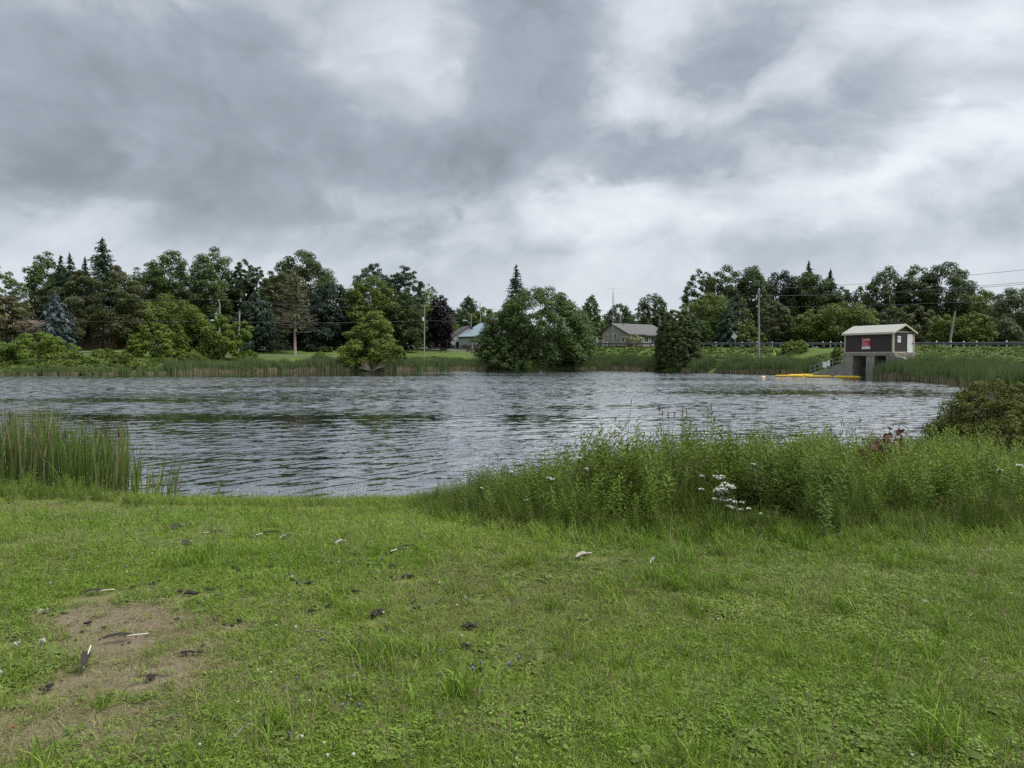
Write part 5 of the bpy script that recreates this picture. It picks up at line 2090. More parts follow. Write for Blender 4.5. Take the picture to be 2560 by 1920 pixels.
def bank_cover(label, pts, d0, d1, dens, seed, src, smin, smax, name='bank_weeds', patch=4.0, dryp=.0):
    r = np.random.default_rng(seed)
    xy, w, q = shore_strip(pts, d0, d1, dens, r)
    z = gz(xy[:, 0], xy[:, 1])
    big = vnoise(xy[:, 0], xy[:, 1], patch, seed)
    keep = shore_d(xy[:, 0], xy[:, 1]) > .3
    keep &= ~((np.abs(xy[:, 0] - PC.x) < 3.6) & (xy[:, 1] > PC.y - .6) & (xy[:, 1] < PC.y + 7.5))
    P = np.column_stack([xy, z])[keep]
    sc = (smin + (smax - smin) * big[keep]) * r.uniform(.8, 1.2, keep.sum())
    scatter(name, src, P, r, sc, np.clip(vnoise(P[:, 0], P[:, 1], 2.2, seed + 1) * 1.3 - .2 + r.normal(size=len(P)) * .12, 0, 1), label, tilt=.15, zscale=.8, cat='weeds')


bank_cover('low leafy weeds covering the far bank left of the reeds', S_((-150, 101), (0, 103), (200, 101), (350, 106), (500, 112)), .2, 7, 3.4, 51, CL_DARK, .4, 1.15)
reed_belt('ragged low reeds and grass at the waterline under the shore bushes', S_((-150, 101), (0, 103), (200, 101), (350, 106), (430, 108.7)), -.5, 1.0, 47, .52, dens=5.0)
bank_cover('bright weed strip behind the reeds of the lawn shore', S_((500, 112), (700, 121), (1000, 128)), 2.2, 5.0, 2.2, 52, CL_BANK, .35, .8)
bank_cover('bushy green weeds behind the reeds before the white cottages', S_((990, 128), (1100, 134), (1215, 140)), 2.0, 10, 2.2, 53, CL_BANK, .6, 1.5)


def road_bank(label, x0, x1, y0, y1, dens, seed, smin, smax, dmin=1.6):
    r = np.random.default_rng(seed)
    n = int((x1 - x0) * (y1 - y0) * dens)
    x, y = r.uniform(x0, x1, n), r.uniform(y0, y1, n)
    d = shore_d(x, y)
    dr, _, sg_ = seg_dist(x, y, ROADL, False)
    k = (d > dmin) & (sg_ >= 0) & (dr > .9)
    rel = np.stack([x - PC.x, y - PC.y], 1)
    uu, vv = rel @ np.array([PU.x, PU.y]), rel @ np.array([PV.x, PV.y])
    k &= ~((uu > -.9) & (uu < PL + .6) & (vv > -1.2) & (vv < PW + .7))
    k &= ~((uu > PL) & (uu < PL + 5.5) & (vv > -1.2) & (vv < .9))
    x, y = x[k], y[k]
    big = vnoise(x, y, 3.2, seed)
    sc = (smin + (smax - smin) * big) * r.uniform(.75, 1.2, len(x))
    tone = np.clip(vnoise(x, y, 2.4, seed + 1) * 1.3 - .25 + r.normal(size=len(x)) * .14, 0, 1)
    scatter('bank_weeds', CL_BANK, np.column_stack([x, y, gz(x, y)]), r, sc, tone, label, tilt=.15, zscale=.8, cat='weeds')


road_bank('fresh green weeds on the road bank between the huge shore tree and the pump house', 4, 41.5, 84, 152, 2.6, 54, .45, .95)
road_bank('thick bright green weeds on the road bank right of the pump house', 41.5, 66, 50, 106, 3.0, 55, .70, 1.25)

# ---- the lawn
rl_ = np.random.default_rng(900)


def tuft(kind, k):
    r = np.random.default_rng(1000 + 37 * kind + k)
    if kind == 0:      # mixed grass
        n = 20
        b = np.stack([r.normal(size=n) * .030, r.normal(size=n) * .030, np.full(n, -.004)], 1)
        H = r.uniform(.016, .046, n)
        V, F = blades(b, H, r.uniform(.0028, .0050, n), unit(r.normal(size=(n, 2))) * (r.uniform(.012, .048, n))[:, None], r, 2)
        return source('t', [(V, F, np.repeat(r.random(n), 6))], G_GRASS)
    if kind == 1:      # straw
        n = 14
        b = np.stack([r.normal(size=n) * .035, r.normal(size=n) * .035, np.full(n, -.002)], 1)
        V, F = blades(b, r.uniform(.008, .035, n), r.uniform(.0022, .0038, n), unit(r.normal(size=(n, 2))) * r.uniform(.02, .07, n)[:, None], r, 2, pw=1.3)
        return source('t', [(V, F, np.repeat(r.random(n), 6))], G_DRY)
    if kind == 2:      # clover
        n = 12
        c = np.stack([r.normal(size=n) * .034, r.normal(size=n) * .034, r.uniform(.018, .045, n)], 1)
        P, D, N = [], [], []
        for i in range(n):
            a0 = r.random() * 6.28
            up = unit(np.array([r.normal() * .35, r.normal() * .35, 1.0]))
            for j in range(3):
                a = a0 + j * 2.094
                P.append(c[i]); D.append([math.cos(a), math.sin(a), r.normal() * .15]); N.append(up)
        V, F = leaf_quads(np.array(P), np.array(D), np.array(N), r.uniform(.010, .017, 3 * n), r.uniform(.011, .016, 3 * n))
        return source('t', [(V, F, np.repeat(r.random(3 * n), 4))], G_CLOVER)
    if kind == 3:      # feathery low forb (silverweed-like)
        P, D, N, Ls = [], [], [], []
        nl = 7
        for i in range(nl):
            a = 6.28 * i / nl + r.normal() * .3
            l = r.uniform(.05, .10)
            rise = r.uniform(.25, .8)
            for j in range(6):
                s = (j + 1) / 6
                p = np.array([math.cos(a) * l * s, math.sin(a) * l * s, l * rise * s * (1 - .55 * s)])
                for sd in (-1, 1):
                    aa = a + sd * 1.0
                    P.append(p); D.append([math.cos(aa), math.sin(aa), .15]); N.append([r.normal() * .2, r.normal() * .2, 1]); Ls.append(.016 * (1.1 - .5 * abs(s - .5)))
        Ls = np.array(Ls)
        V, F = leaf_quads(np.array(P), np.array(D, float), np.array(N, float), Ls * 1.15, Ls * .55)
        return source('t', [(V, F, np.repeat(r.random(len(P)), 4))], G_FORB)
    if kind == 4:      # plantain rosette
        n = 9
        a = 6.28 * np.arange(n) / n + r.normal(size=n) * .25
        l = r.uniform(.05, .11, n)
        w = l * r.uniform(.22, .34, n)
        sd = np.stack([-np.sin(a), np.cos(a)], 1)
        dr = np.stack([np.cos(a), np.sin(a)], 1)
        V = np.zeros((n, 4, 2, 3))
        for k2 in range(4):
            s = k2 / 3
            c = np.zeros((n, 3))
            c[:, :2] = dr * (l * s)[:, None]
            c[:, 2] = l * (.75 * s - .55 * s * s) + .004
            ww = w * (.25 + 1.5 * s * (1.15 - s))
            V[:, k2, 0] = c - np.column_stack([sd * ww[:, None], np.zeros(n)])
            V[:, k2, 1] = c + np.column_stack([sd * ww[:, None], np.zeros(n)])
        idx = np.arange(n * 8).reshape(n, 4, 2)
        F = np.stack([idx[:, :-1, 0], idx[:, :-1, 1], idx[:, 1:, 1], idx[:, 1:, 0]], -1).reshape(-1, 4)
        return source('t', [(V.reshape(-1, 3), F, np.repeat(r.random(n), 8))], G_PLANT)
    if kind == 5:      # longer blades
        n = 26
        b = np.stack([r.normal(size=n) * .028, r.normal(size=n) * .028, np.full(n, -.004)], 1)
        V, F = blades(b, r.uniform(.06, .15, n), r.uniform(.003, .0055, n), unit(r.normal(size=(n, 2))) * r.uniform(.02, .11, n)[:, None], r, 3)
        return source('t', [(V, F, np.repeat(r.random(n), 8))], G_GRASS)
    if kind == 6:      # seed stalks
        n = 4
        b = np.stack([r.normal(size=n) * .03, r.normal(size=n) * .03, np.zeros(n)], 1)
        bend = r.normal(size=(n, 2)) * .05
        H = r.uniform(.12, .24, n)
        V, F = blades(b, H, np.full(n, .0028), bend, r, 3)
        tip = b + np.column_stack([bend, H - .35 * np.minimum(np.hypot(*bend.T), H)])
        V2, F2 = leaf_quads(np.repeat(tip - [0, 0, .012], 2, 0), np.tile([0, 0, 1.0], (2 * n, 1)) + .05, np.tile([[1, 0, 0], [0, 1, 0]], (n, 1)).astype(float), .026, .008)
        return source('t', [(V, F, np.repeat(r.random(n), 8)), (V2, F2, .8)], G_DRY)


TUFTS = [tuft(0, k) for k in range(6)] + [tuft(1, k) for k in range(3)] + [tuft(2, k) for k in range(3)] + [tuft(3, k) for k in range(4)] \
    + [tuft(4, k) for k in range(3)] + [tuft(5, k) for k in range(3)] + [tuft(6, k) for k in range(2)]
TID = {0: (0, 6), 1: (6, 9), 2: (9, 12), 3: (12, 16), 4: (16, 19), 5: (19, 22), 6: (22, 24)}
for i, me_ in enumerate(TUFTS):
    me_.name = f'tuft_{i:02d}'

# weed bed outline (plan), from its front edge on the lawn back to the water
BED_PX = [(1030, 1272), (1090, 1290), (1220, 1316), (1389, 1338), (1560, 1334), (1736, 1335), (1990, 1335), (2199, 1333), (2420, 1325), (2600, 1318), (2800, 1310)]
BED_FRONT = np.array([[on_ground(*p).x, on_ground(*p).y] for p in BED_PX])


def bed_front(x):
    return np.interp(x, BED_FRONT[:, 0], BED_FRONT[:, 1], left=99)


dl = [(678, 1422, .030), (596, 1433, .03), (588, 1425, .024), (997, 1452, .04), (1020, 1448, .045), (1012, 1447, .03), (980, 1421, .03), (1071, 1442, .026), (935, 1547, .06), (946, 1544, .04), (1024, 1511, .034),
      (1045, 1528, .03), (1030, 1535, .022), (1176, 1573, .045), (1160, 1574, .04), (885, 1486, .034), (870, 1505, .024), (767, 1462, .04), (775, 1465, .03), (986, 1583, .034), (965, 1580, .022), (480, 1491, .044),
      (470, 1488, .03), (452, 1487, .026), (535, 1478, .03), (525, 1481, .024), (628, 1491, .03), (610, 1500, .02), (602, 1473, .024), (825, 1520, .024), (790, 1536, .03), (583, 1568, .03), (600, 1560, .024),
      (500, 1625, .022), (470, 1640, .026), (485, 1641, .024), (455, 1641, .022), (1176, 1629, .032), (1178, 1683, .03), (380, 1702, .032), (388, 1702, .028), (114, 1732, .034), (500, 1640, .020), (258, 1578, .020),
      (322, 1475, .028), (395, 1464, .026), (382, 1469, .024), (170, 1478, .022), (42, 1602, .024), (66, 1596, .028), (318, 1513, .022), (210, 1565, .028), (505, 1513, .022), (445, 1555, .02), (1230, 1585, .022),
      (1300, 1586, .02), (835, 1387, .024), (885, 1391, .026), (940, 1389, .022), (1070, 1327, .02), (655, 1350, .024), (540, 1560, .022), (395, 1500, .02), (700, 1610, .02), (1210, 1500, .02), (905, 1575, .022)]
CLEAR = [(p[0], p[1]) for p in dl if p[2] >= .024] + [(246, 1614), (275, 1611), (310, 1607), (340, 1602), (372, 1598), (200, 1495), (230, 1492), (260, 1489), (287, 1485), (208, 1692), (559, 1337), (535, 1339), (508, 1340),
         (696, 1337), (670, 1341), (640, 1345), (1024, 1374), (1000, 1380), (978, 1388), (434, 1330), (462, 1318), (1440, 1403), (1478, 1392), (731, 1347), (700, 1352), (838, 1367), (866, 1360),
         (935, 1547), (946, 1544), (1024, 1511), (1012, 1447), (997, 1452), (1020, 1448), (1176, 1573), (1160, 1574), (885, 1486), (767, 1462), (480, 1491), (986, 1583), (1570, 1484), (710, 1456), (734, 1452),
         (678, 1422), (596, 1433), (380, 1702), (1176, 1629), (1178, 1683), (114, 1732), (628, 1491), (452, 1487), (470, 1488), (583, 1568)]
CLEAR = np.array([[on_ground(*p).x, on_ground(*p).y] for p in CLEAR])


def make_lawn():
    r = rl_
    N = 225000
    Y = 2.0 + 11.2 * r.random(N) ** 1.0
    X = r.uniform(-1, 1, N) * (1.75 + .74 * Y)
    # density falls with distance, at an even look on the ground
    dens = np.clip(5.2 / (Y + .6), .25, 1.0)
    d = shore_d(X, Y)
    dm = dirt_mask(X, Y)
    thin = vnoise(X, Y, .55, 31) * .55 + vnoise(X, Y, .18, 32) * .45
    keep = (r.random(N) < dens * np.clip(1.25 - 1.15 * dm, .16, 1) * np.clip(.55 + .9 * thin, 0, 1)) & (d > .04) & (Y < bed_front(X) + .5)
    X, Y, dm, d = X[keep], Y[keep], dm[keep], d[keep]
    near = np.min(np.hypot(X[:, None] - CLEAR[:, 0], (Y[:, None] - .03 - CLEAR[:, 1] + .06) * .8), axis=1)
    front = np.min(np.hypot(X[:, None] - CLEAR[:, 0], (Y[:, None] + .07 - CLEAR[:, 1])), axis=1)
    kk = (near > .045) & (front > .06)
    X, Y, dm, d = X[kk], Y[kk], dm[kk], d[kk]
    n = len(X)
    Z = gz(X, Y)
    # what grows where
    p1 = vnoise(X, Y, 1.1, 33)
    p2 = vnoise(X, Y, .7, 34)
    p3 = vnoise(X, Y, .45, 35)
    dry = np.clip(.10 + 1.1 * (vnoise(X, Y, 1.6, 36) - .45) + 1.2 * dm + .25 * (vnoise(X, Y, .25, 40) - .5), .06, .85)
    forb = np.clip((p1 - .56) * 2.0, 0, .32) * np.where(Y < 5.5, 1, .35)
    clov = np.clip((p2 - .52) * 1.3, .04, .24)
    u = r.random(n)
    kind = np.zeros(n, int)
    kind[u < dry] = 1
    kind[(dm > .55) & (u < .88)] = 1
    v = r.random(n)
    kind[(u >= dry) & (v < clov)] = 2
    v = r.random(n)
    kind[(u >= dry) & (v < forb)] = 3
    v = r.random(n)
    kind[(u >= dry * .6) & (v < np.clip((p3 - .72) * .9, 0.004, .14))] = 4
    v = r.random(n)
    kind[(v < np.clip((vnoise(X, Y, .6, 37) - .74) * .5, .004, .08))] = 5
    edge = (d < .9) | (Y > bed_front(X) - .75 * r.random(n) ** 1.6)
    kind[edge & (r.random(n) < .26)] = 5
    kind[(r.random(n) < .012 + .10 * (edge & (X > 4)))] = 6
    pick = np.zeros(n, int)
    for k, (a, b) in TID.items():
        m_ = kind == k
        pick[m_] = r.integers(a, b, m_.sum())
    sc = r.uniform(.75, 1.3, n) * (1 + .05 * np.clip(Y - 4, 0, 8))
    sc[(kind == 2) | (kind == 3)] *= .60
    sc[kind == 4] *= .62
    tone = np.clip(vnoise(X, Y, 1.4, 38) * .9 + vnoise(X, Y, .3, 39) * .5 - .35 + r.normal(size=n) * .15, 0, 1)
    scatter('lawn_grass', TUFTS, np.column_stack([X, Y, Z]), r, sc, tone, 'short grass, clover and low weeds of the lawn before the pond', pick=pick, tilt=.12, cat='grass')


make_lawn()


def crumbs():
    r = np.random.default_rng(905)
    src = []
    for k in range(4):
        q = np.random.default_rng(910 + k)
        m = MB()
        m.tube([(-.5, 0, .15), (-.3, .05, .2), (.2, 0, .25), (.5, 0, .1)], list(np.array([.1, .38, .34, .08]) * q.uniform(.8, 1.2)), 6)
        me = bpy.data.meshes.new(f'crumb_{k}')
        me.from_pydata(m.V, [], m.F)
        me.materials.append(basic('soil_crumb', (.075, .058, .042), .95, .1, var=.4, vscale=3) if k < 3 else basic('pale_pebble', (.26, .24, .21), .9, .1, var=.3, vscale=3))
        src.append(me)
    X = r.uniform(-4.5, 2.5, 40000)
    Y = r.uniform(2.3, 7.5, 40000)
    dm = dirt_mask(X, Y)
    k = r.random(40000) < np.clip(dm - .22, 0, 1) * .22
    X, Y = X[k], Y[k]
    scatter('soil_crumbs', src, np.column_stack([X, Y, gz(X, Y) - .001]), r, r.uniform(.004, .017, len(X)) * r.uniform(.5, 1.2, len(X)), r.random(len(X)), 'crumbs of soil and small pebbles on the worn bare ground', cat='soil')


crumbs()

# bigger dark tussocks and fresh rosettes that stand out of the lawn
tus = [(2100, 1530, 5, 2.0), (2360, 1580, 5, 1.8), (1740, 1535, 5, 1.7), (1380, 1530, 5, 1.6), (1820, 1545, 4, 1.0), (2220, 1700, 4, .9), (2380, 1890, 4, 1.2),
       (2330, 1880, 5, 2.0), (2440, 1900, 3, 1.8), (1150, 1740, 5, 1.8), (870, 1535, 5, 1.2), (865, 1572, 3, 1.3), (660, 1567, 3, 1.3), (520, 1690, 3, .9), (165, 1875, 3, 1.4),
       (1000, 1890, 3, 1.8), (1040, 1840, 3, 1.8), (1400, 1850, 3, 1.7), (1500, 1830, 3, 1.8), (1850, 1770, 4, .9), (700, 1830, 5, 1.3), (1800, 1380, 5, 1.6), (1700, 1480, 5, 1.6),
       (1150, 1480, 5, 1.3), (880, 1290, 5, 1.4), (660, 1265, 5, 1.6), (720, 1258, 5, 1.8), (630, 1255, 3, 2.2), (1960, 1660, 5, 1.4), (1250, 1800, 3, 1.8), (2480, 1500, 5, 1.4)]
P, K, SCL = [], [], []
for (px, py, k, s) in tus:
    for j in range(5 if k != 4 else 2):
        g = on_ground(px + rl_.normal() * 14, py + rl_.normal() * 8)
        P.append(tuple(g)); K.append(rl_.integers(*TID[k])); SCL.append(s * .72 * rl_.uniform(.75, 1.15))
scatter('lawn_tussocks', TUFTS, np.array(P), rl_, np.array(SCL), rl_.random(len(P)) * .25, 'taller darker tussocks and rosettes standing out of the lawn', pick=np.array(K), cat='grass')


# ---- lawn flowers
def head_source(kind):
    r = np.random.default_rng(70 + kind)
    if kind == 0:      # clover head
        d = sph(r, 40)
        V, F = qcards(d * .009 + [0, 0, .055], d, .006, .004, r, -.6)
        V2, F2 = blades(np.array([[0, 0, 0.]]), np.array([.055]), np.array([.002]), np.array([[0, 0.]]), r, 1)
        return source('h', [(V, F, .6), (V2, F2, 0)], G_WHITE)
    d = sph(r, 46)
    P = d * np.array([.007, .007, .016]) + [0, 0, .065]
    V, F = qcards(P, d, .007, .004, r)
    return source('h', [(V, F, np.repeat(r.random(46), 4))], G_PURPLE)


HEADS = [head_source(0), head_source(1)]
HEADS[0].name, HEADS[1].name = 'clover_head', 'selfheal_head'
wh, pu = [], []
for (px, py, sx_, sy_, n) in ((900, 1650, 140, 90, 44), (800, 1290, 400, 40, 40), (300, 1420, 300, 60, 26), (1450, 1450, 400, 90, 24), (1900, 1600, 420, 180, 22), (860, 1850, 200, 70, 16), (2300, 1400, 260, 60, 26),
                              (640, 1450, 260, 90, 22), (120, 1560, 120, 120, 8)):
    for j in range(int(n * .38)):
        wh.append(tuple(on_ground(px + rl_.normal() * sx_, np.clip(py + rl_.normal() * sy_, 1262, 1915))))
for (px, py, sx_, sy_, n) in ((960, 1750, 90, 35, 30), (1720, 1345, 110, 16, 54), (660, 1420, 170, 50, 34), (1200, 1650, 90, 40, 12), (560, 1340, 60, 18, 10), (250, 1425, 70, 15, 10), (900, 1480, 200, 80, 14),
                              (1500, 1370, 150, 25, 16), (860, 1900, 90, 20, 6), (1180, 1680, 60, 20, 6), (1300, 1320, 90, 12, 10)):
    for j in range(int(n * .55)):
        pu.append(tuple(on_ground(px + rl_.normal() * sx_, np.clip(py + rl_.normal() * sy_, 1275, 1915))))
scatter('white_clover_flowers', HEADS[:1], np.array(wh), rl_, rl_.uniform(.4, .75, len(wh)), rl_.random(len(wh)), 'tiny white clover heads dotted over the lawn', cat='flowers')
scatter('purple_selfheal_flowers', HEADS[1:], np.array(pu), rl_, rl_.uniform(.45, .8, len(pu)), rl_.random(len(pu)), 'tiny purple self-heal flowers in loose drifts on the lawn', cat='flowers')


# ---- the weed bed on the bank
def weed_source(k, kind):
    r = np.random.default_rng(2000 + 50 * kind + k)
    parts = []
    H = 1.0
    if kind == 0:      # goldenrod-like stem with narrow leaves
        for st in range(2):
            bx, by = r.normal(size=2) * .06
            lean = r.normal(size=2) * .10
            h = r.uniform(.78, 1.0)
            V, F = blades(np.array([[bx, by, 0.]]), np.array([h]), np.array([.007]), lean[None], r, 4)
            parts.append((V, F, .25))
            n = 46
            s = np.linspace(.08, 1.0, n)
            az = np.arange(n) * 2.4 + r.random() * 6
            P = np.column_stack([bx + lean[0] * s ** 2, by + lean[1] * s ** 2, h * s])
            up = np.interp(s, [0, .6, .9, 1], [-.25, .15, .7, 1.6]) + r.normal(size=n) * .22
            D = np.column_stack([np.cos(az), np.sin(az), up])
            L = np.interp(s, [0, .3, .8, 1], [.085, .135, .105, .05]) * r.uniform(.8, 1.2, n)
            N = np.column_stack([-np.cos(az) * .5, -np.sin(az) * .5, np.ones(n)])
            V, F = leaf_quads(P, D, N, L, L * .23)
            parts.append((V, F, np.repeat(np.clip(.15 + .75 * s + r.normal(size=n) * .15, 0, 1), 4)))  # lower leaves coloured darker, standing in for shade inside the bed
        return source('w', parts, G_WEED)
    if kind == 1:      # tall grass clump
        n = 60
        b = np.stack([r.normal(size=n) * .07, r.normal(size=n) * .07, np.zeros(n)], 1)
        V, F = blades(b, r.uniform(.35, .95, n), r.uniform(.005, .009, n), unit(r.normal(size=(n, 2))) * r.uniform(.08, .50, n)[:, None], r, 4)
        return source('w', [(V, F, np.repeat(r.random(n), 10))], G_WEED)
    if kind == 2:      # bright broad-leaved shoot
        for st in range(3):
            bx, by = r.normal(size=2) * .07
            lean = r.normal(size=2) * .12
            h = r.uniform(.7, 1.0)
            V, F = blades(np.array([[bx, by, 0.]]), np.array([h]), np.array([.008]), lean[None], r, 3)
            parts.append((V, F, .2))
            n = 34
            s = np.linspace(.1, 1.0, n)
            az = np.arange(n) * 2.4 + r.random() * 6
            P = np.column_stack([bx + lean[0] * s ** 2, by + lean[1] * s ** 2, h * s])
            D = np.column_stack([np.cos(az), np.sin(az), .35 + r.normal(size=n) * .3 + (s > .9) * .8])
            L = np.interp(s, [0, .4, 1], [.06, .10, .06]) * r.uniform(.8, 1.2, n)
            N = np.column_stack([-np.cos(az) * .4, -np.sin(az) * .4, np.ones(n)])
            V, F = leaf_quads(P, D, N, L, L * .36)
            parts.append((V, F, np.repeat(np.clip(.3 + .6 * s + r.normal(size=n) * .15, 0, 1), 4)))  # shade painted in here too: leaf colour darkens down the shoot
        return source('w', parts, G_WEEDL)
    if kind == 3:      # dry stalks with seed heads
        n = 7
        b = np.stack([r.normal(size=n) * .10, r.normal(size=n) * .10, np.zeros(n)], 1)
        bend = r.normal(size=(n, 2)) * .12
        Hh = r.uniform(.75, 1.15, n)
        V, F = blades(b, Hh, np.full(n, .006), bend, r, 3)
        parts.append((V, F, np.repeat(r.random(n), 8)))
        tip = b + np.column_stack([bend, Hh - .35 * np.minimum(np.hypot(*bend.T), Hh)])
        P = np.repeat(tip, 9, 0) - np.column_stack([np.zeros(9 * n), np.zeros(9 * n), r.random(9 * n) * .12])
        D = np.column_stack([r.normal(size=(9 * n, 2)) * .6, np.ones(9 * n)])
        V, F = leaf_quads(P, D, sph(r, 9 * n), .035, .010)
        parts.append((V, F, np.repeat(r.random(9 * n), 4)))
        return source('w', parts, G_STALK)


WEEDS = [weed_source(k, 0) for k in range(6)] + [weed_source(k, 1) for k in range(3)] + [weed_source(k, 2) for k in range(3)] + [weed_source(k, 3) for k in range(2)]
for i, me_ in enumerate(WEEDS):
    me_.name = f'weed_{i:02d}'


def make_weeds():
    r = np.random.default_rng(950)
    N = 8000
    X = r.uniform(-1.9, 11.5, N)
    Y = r.uniform(6.3, 16, N)
    fr = bed_front(X) + (vnoise(X, X * 0, .45, 66) - .55) * .55
    d = shore_d(X, Y)
    back = np.where(X < 4, .10, .25)
    ok = (Y > fr) & (d > back) & (X < 1 + .80 * Y)
    # thin out behind the front rows, which hide the rest
    dep = Y - fr
    ok &= r.random(N) < np.clip(1.05 - .11 * dep, .35, 1)
    X, Y, d, dep = X[ok], Y[ok], d[ok], dep[ok]
    n = len(X)
    Z = gz(X, Y)
    pxx = 1280 + X / Y * FPX
    h = np.interp(pxx, [1040, 1100, 1200, 1300, 1400, 1500, 1700, 2000, 2300, 2600], [.24, .40, .52, .60, .70, .76, .78, .76, .70, .66])
    h = h * (.68 + .36 * vnoise(X, Y, .7, 61) + .30 * vnoise(X, Y, .28, 64)) * r.uniform(.76, 1.18, n)
    h *= np.interp(dep, [0, .25, .7], [.55, .80, 1.0])
    h *= np.interp(d, [0, 1.0, 2.5], [.85, .95, 1.0])
    u = r.random(n)
    pn = vnoise(X, Y, .8, 62)
    kind = np.zeros(n, int)
    kind[u < .34] = 1
    kind[(dep < .45) & (u < .62)] = 1
    kind[(X < 1.2) & (u < .55)] = 1
    kind[(u > .80) & (pn > .45)] = 2
    kind[(X > 5.6) & (pn > .35) & (u > .35)] = 2
    kind[(u > .955) | ((pxx > 1380) & (pxx < 1640) & (d < 1.6) & (u > .70))] = 3
    rngs = {0: (0, 6), 1: (6, 9), 2: (9, 12), 3: (12, 14)}
    pick = np.zeros(n, int)
    for k, (a, b) in rngs.items():
        m_ = kind == k
        pick[m_] = r.integers(a, b, m_.sum())
    h[(kind == 0) & (r.random(n) < .05)] *= 1.22
    h[kind == 3] *= 1.15
    hole = (pxx > 1770) & (pxx < 1925) & (dep < .40)
    h[hole] *= .45
    h[(pxx > 2120) & (pxx < 2310) & (Y < 9.9)] *= .86
    # low straggling growth that thins out onto the lawn in front of the bed
    xe = r.uniform(-1.8, 10.5, 900)
    ye = bed_front(xe) - np.abs(r.normal(size=900)) * .18 + .10
    ke = (shore_d(xe, ye) > .15) & (ye < 20)
    xe, ye = xe[ke], ye[ke]
    X, Y, Z = np.concatenate([X, xe]), np.concatenate([Y, ye]), np.concatenate([Z, gz(xe, ye)])
    h = np.concatenate([h, r.uniform(.10, .34, len(xe)) * np.where(r.random(len(xe)) < .12, 1.7, 1)])
    pick = np.concatenate([pick, np.where(r.random(len(xe)) < .62, r.integers(6, 9, len(xe)), np.where(r.random(len(xe)) < .25, r.integers(12, 14, len(xe)), r.integers(0, 12, len(xe))))])
    n = len(X)
    tone = np.clip(vnoise(X, Y, 1.3, 63) * 1.3 - .25 + .35 * (vnoise(X, Y, .35, 65) - .5) + r.normal(size=n) * .18, 0, 1)
    scatter('bank_weeds', WEEDS, np.column_stack([X, Y, Z]), r, np.clip(h, .15, 1.3), tone, 'dense tall green weeds on the bank between the lawn and the pond', pick=pick, tilt=.16, cat='weeds')


make_weeds()


def left_edge_weeds():
    r = np.random.default_rng(960)
    P, S, K = [], [], []
    for j in range(420):
        px = r.uniform(-180, 470)
        py = r.uniform(1228, 1262) - (px < 200) * 6 + (px > 300) * 14
        g = on_ground(px, py, y1=15)
        P.append(tuple(g)); K.append(r.integers(6, 9)); S.append(r.uniform(.22, .42) * np.interp(px, [200, 470], [1, .55]))
    for (px, py, s, n) in ((60, 1250, .50, 9), (95, 1250, .42, 6), (185, 1255, .50, 9), (205, 1250, .42, 5), (245, 1262, .36, 5), (20, 1255, .4, 5), (-40, 1255, .5, 8), (330, 1275, .25, 4)):
        for j in range(n):
            g = on_ground(px + r.normal() * 12, py + r.normal() * 5, y1=15)
            P.append(tuple(g)); K.append(r.integers(9, 12)); S.append(s * r.uniform(.7, 1.15))
    scatter('bank_weeds', WEEDS, np.array(P), r, np.array(S), r.random(len(P)) * .6, 'low grass and bright leafy weeds at the foot of the near cattails', pick=np.array(K), cat='weeds')
    # fringe of grass along the open edge of the lawn
    P, S, K = [], [], []
    xs = r.uniform(-6, -.5, 900)
    yy = np.array([np.interp(x, [-7, -5.2, -3, -1], [12.4, 11.85, 11.75, 12.0]) for x in xs]) - np.abs(r.normal(size=900)) * .35 - .05
    m_ = shore_d(xs, yy) > .02
    xs, yy = xs[m_], yy[m_]
    scatter('edge_grass', TUFTS, np.column_stack([xs, yy, gz(xs, yy)]), r, r.uniform(.9, 1.7, len(xs)), r.random(len(xs)) * .8, 'longer grass fringing the open lawn edge at the water',
            pick=r.integers(19, 22, len(xs)), cat='grass')


left_edge_weeds()


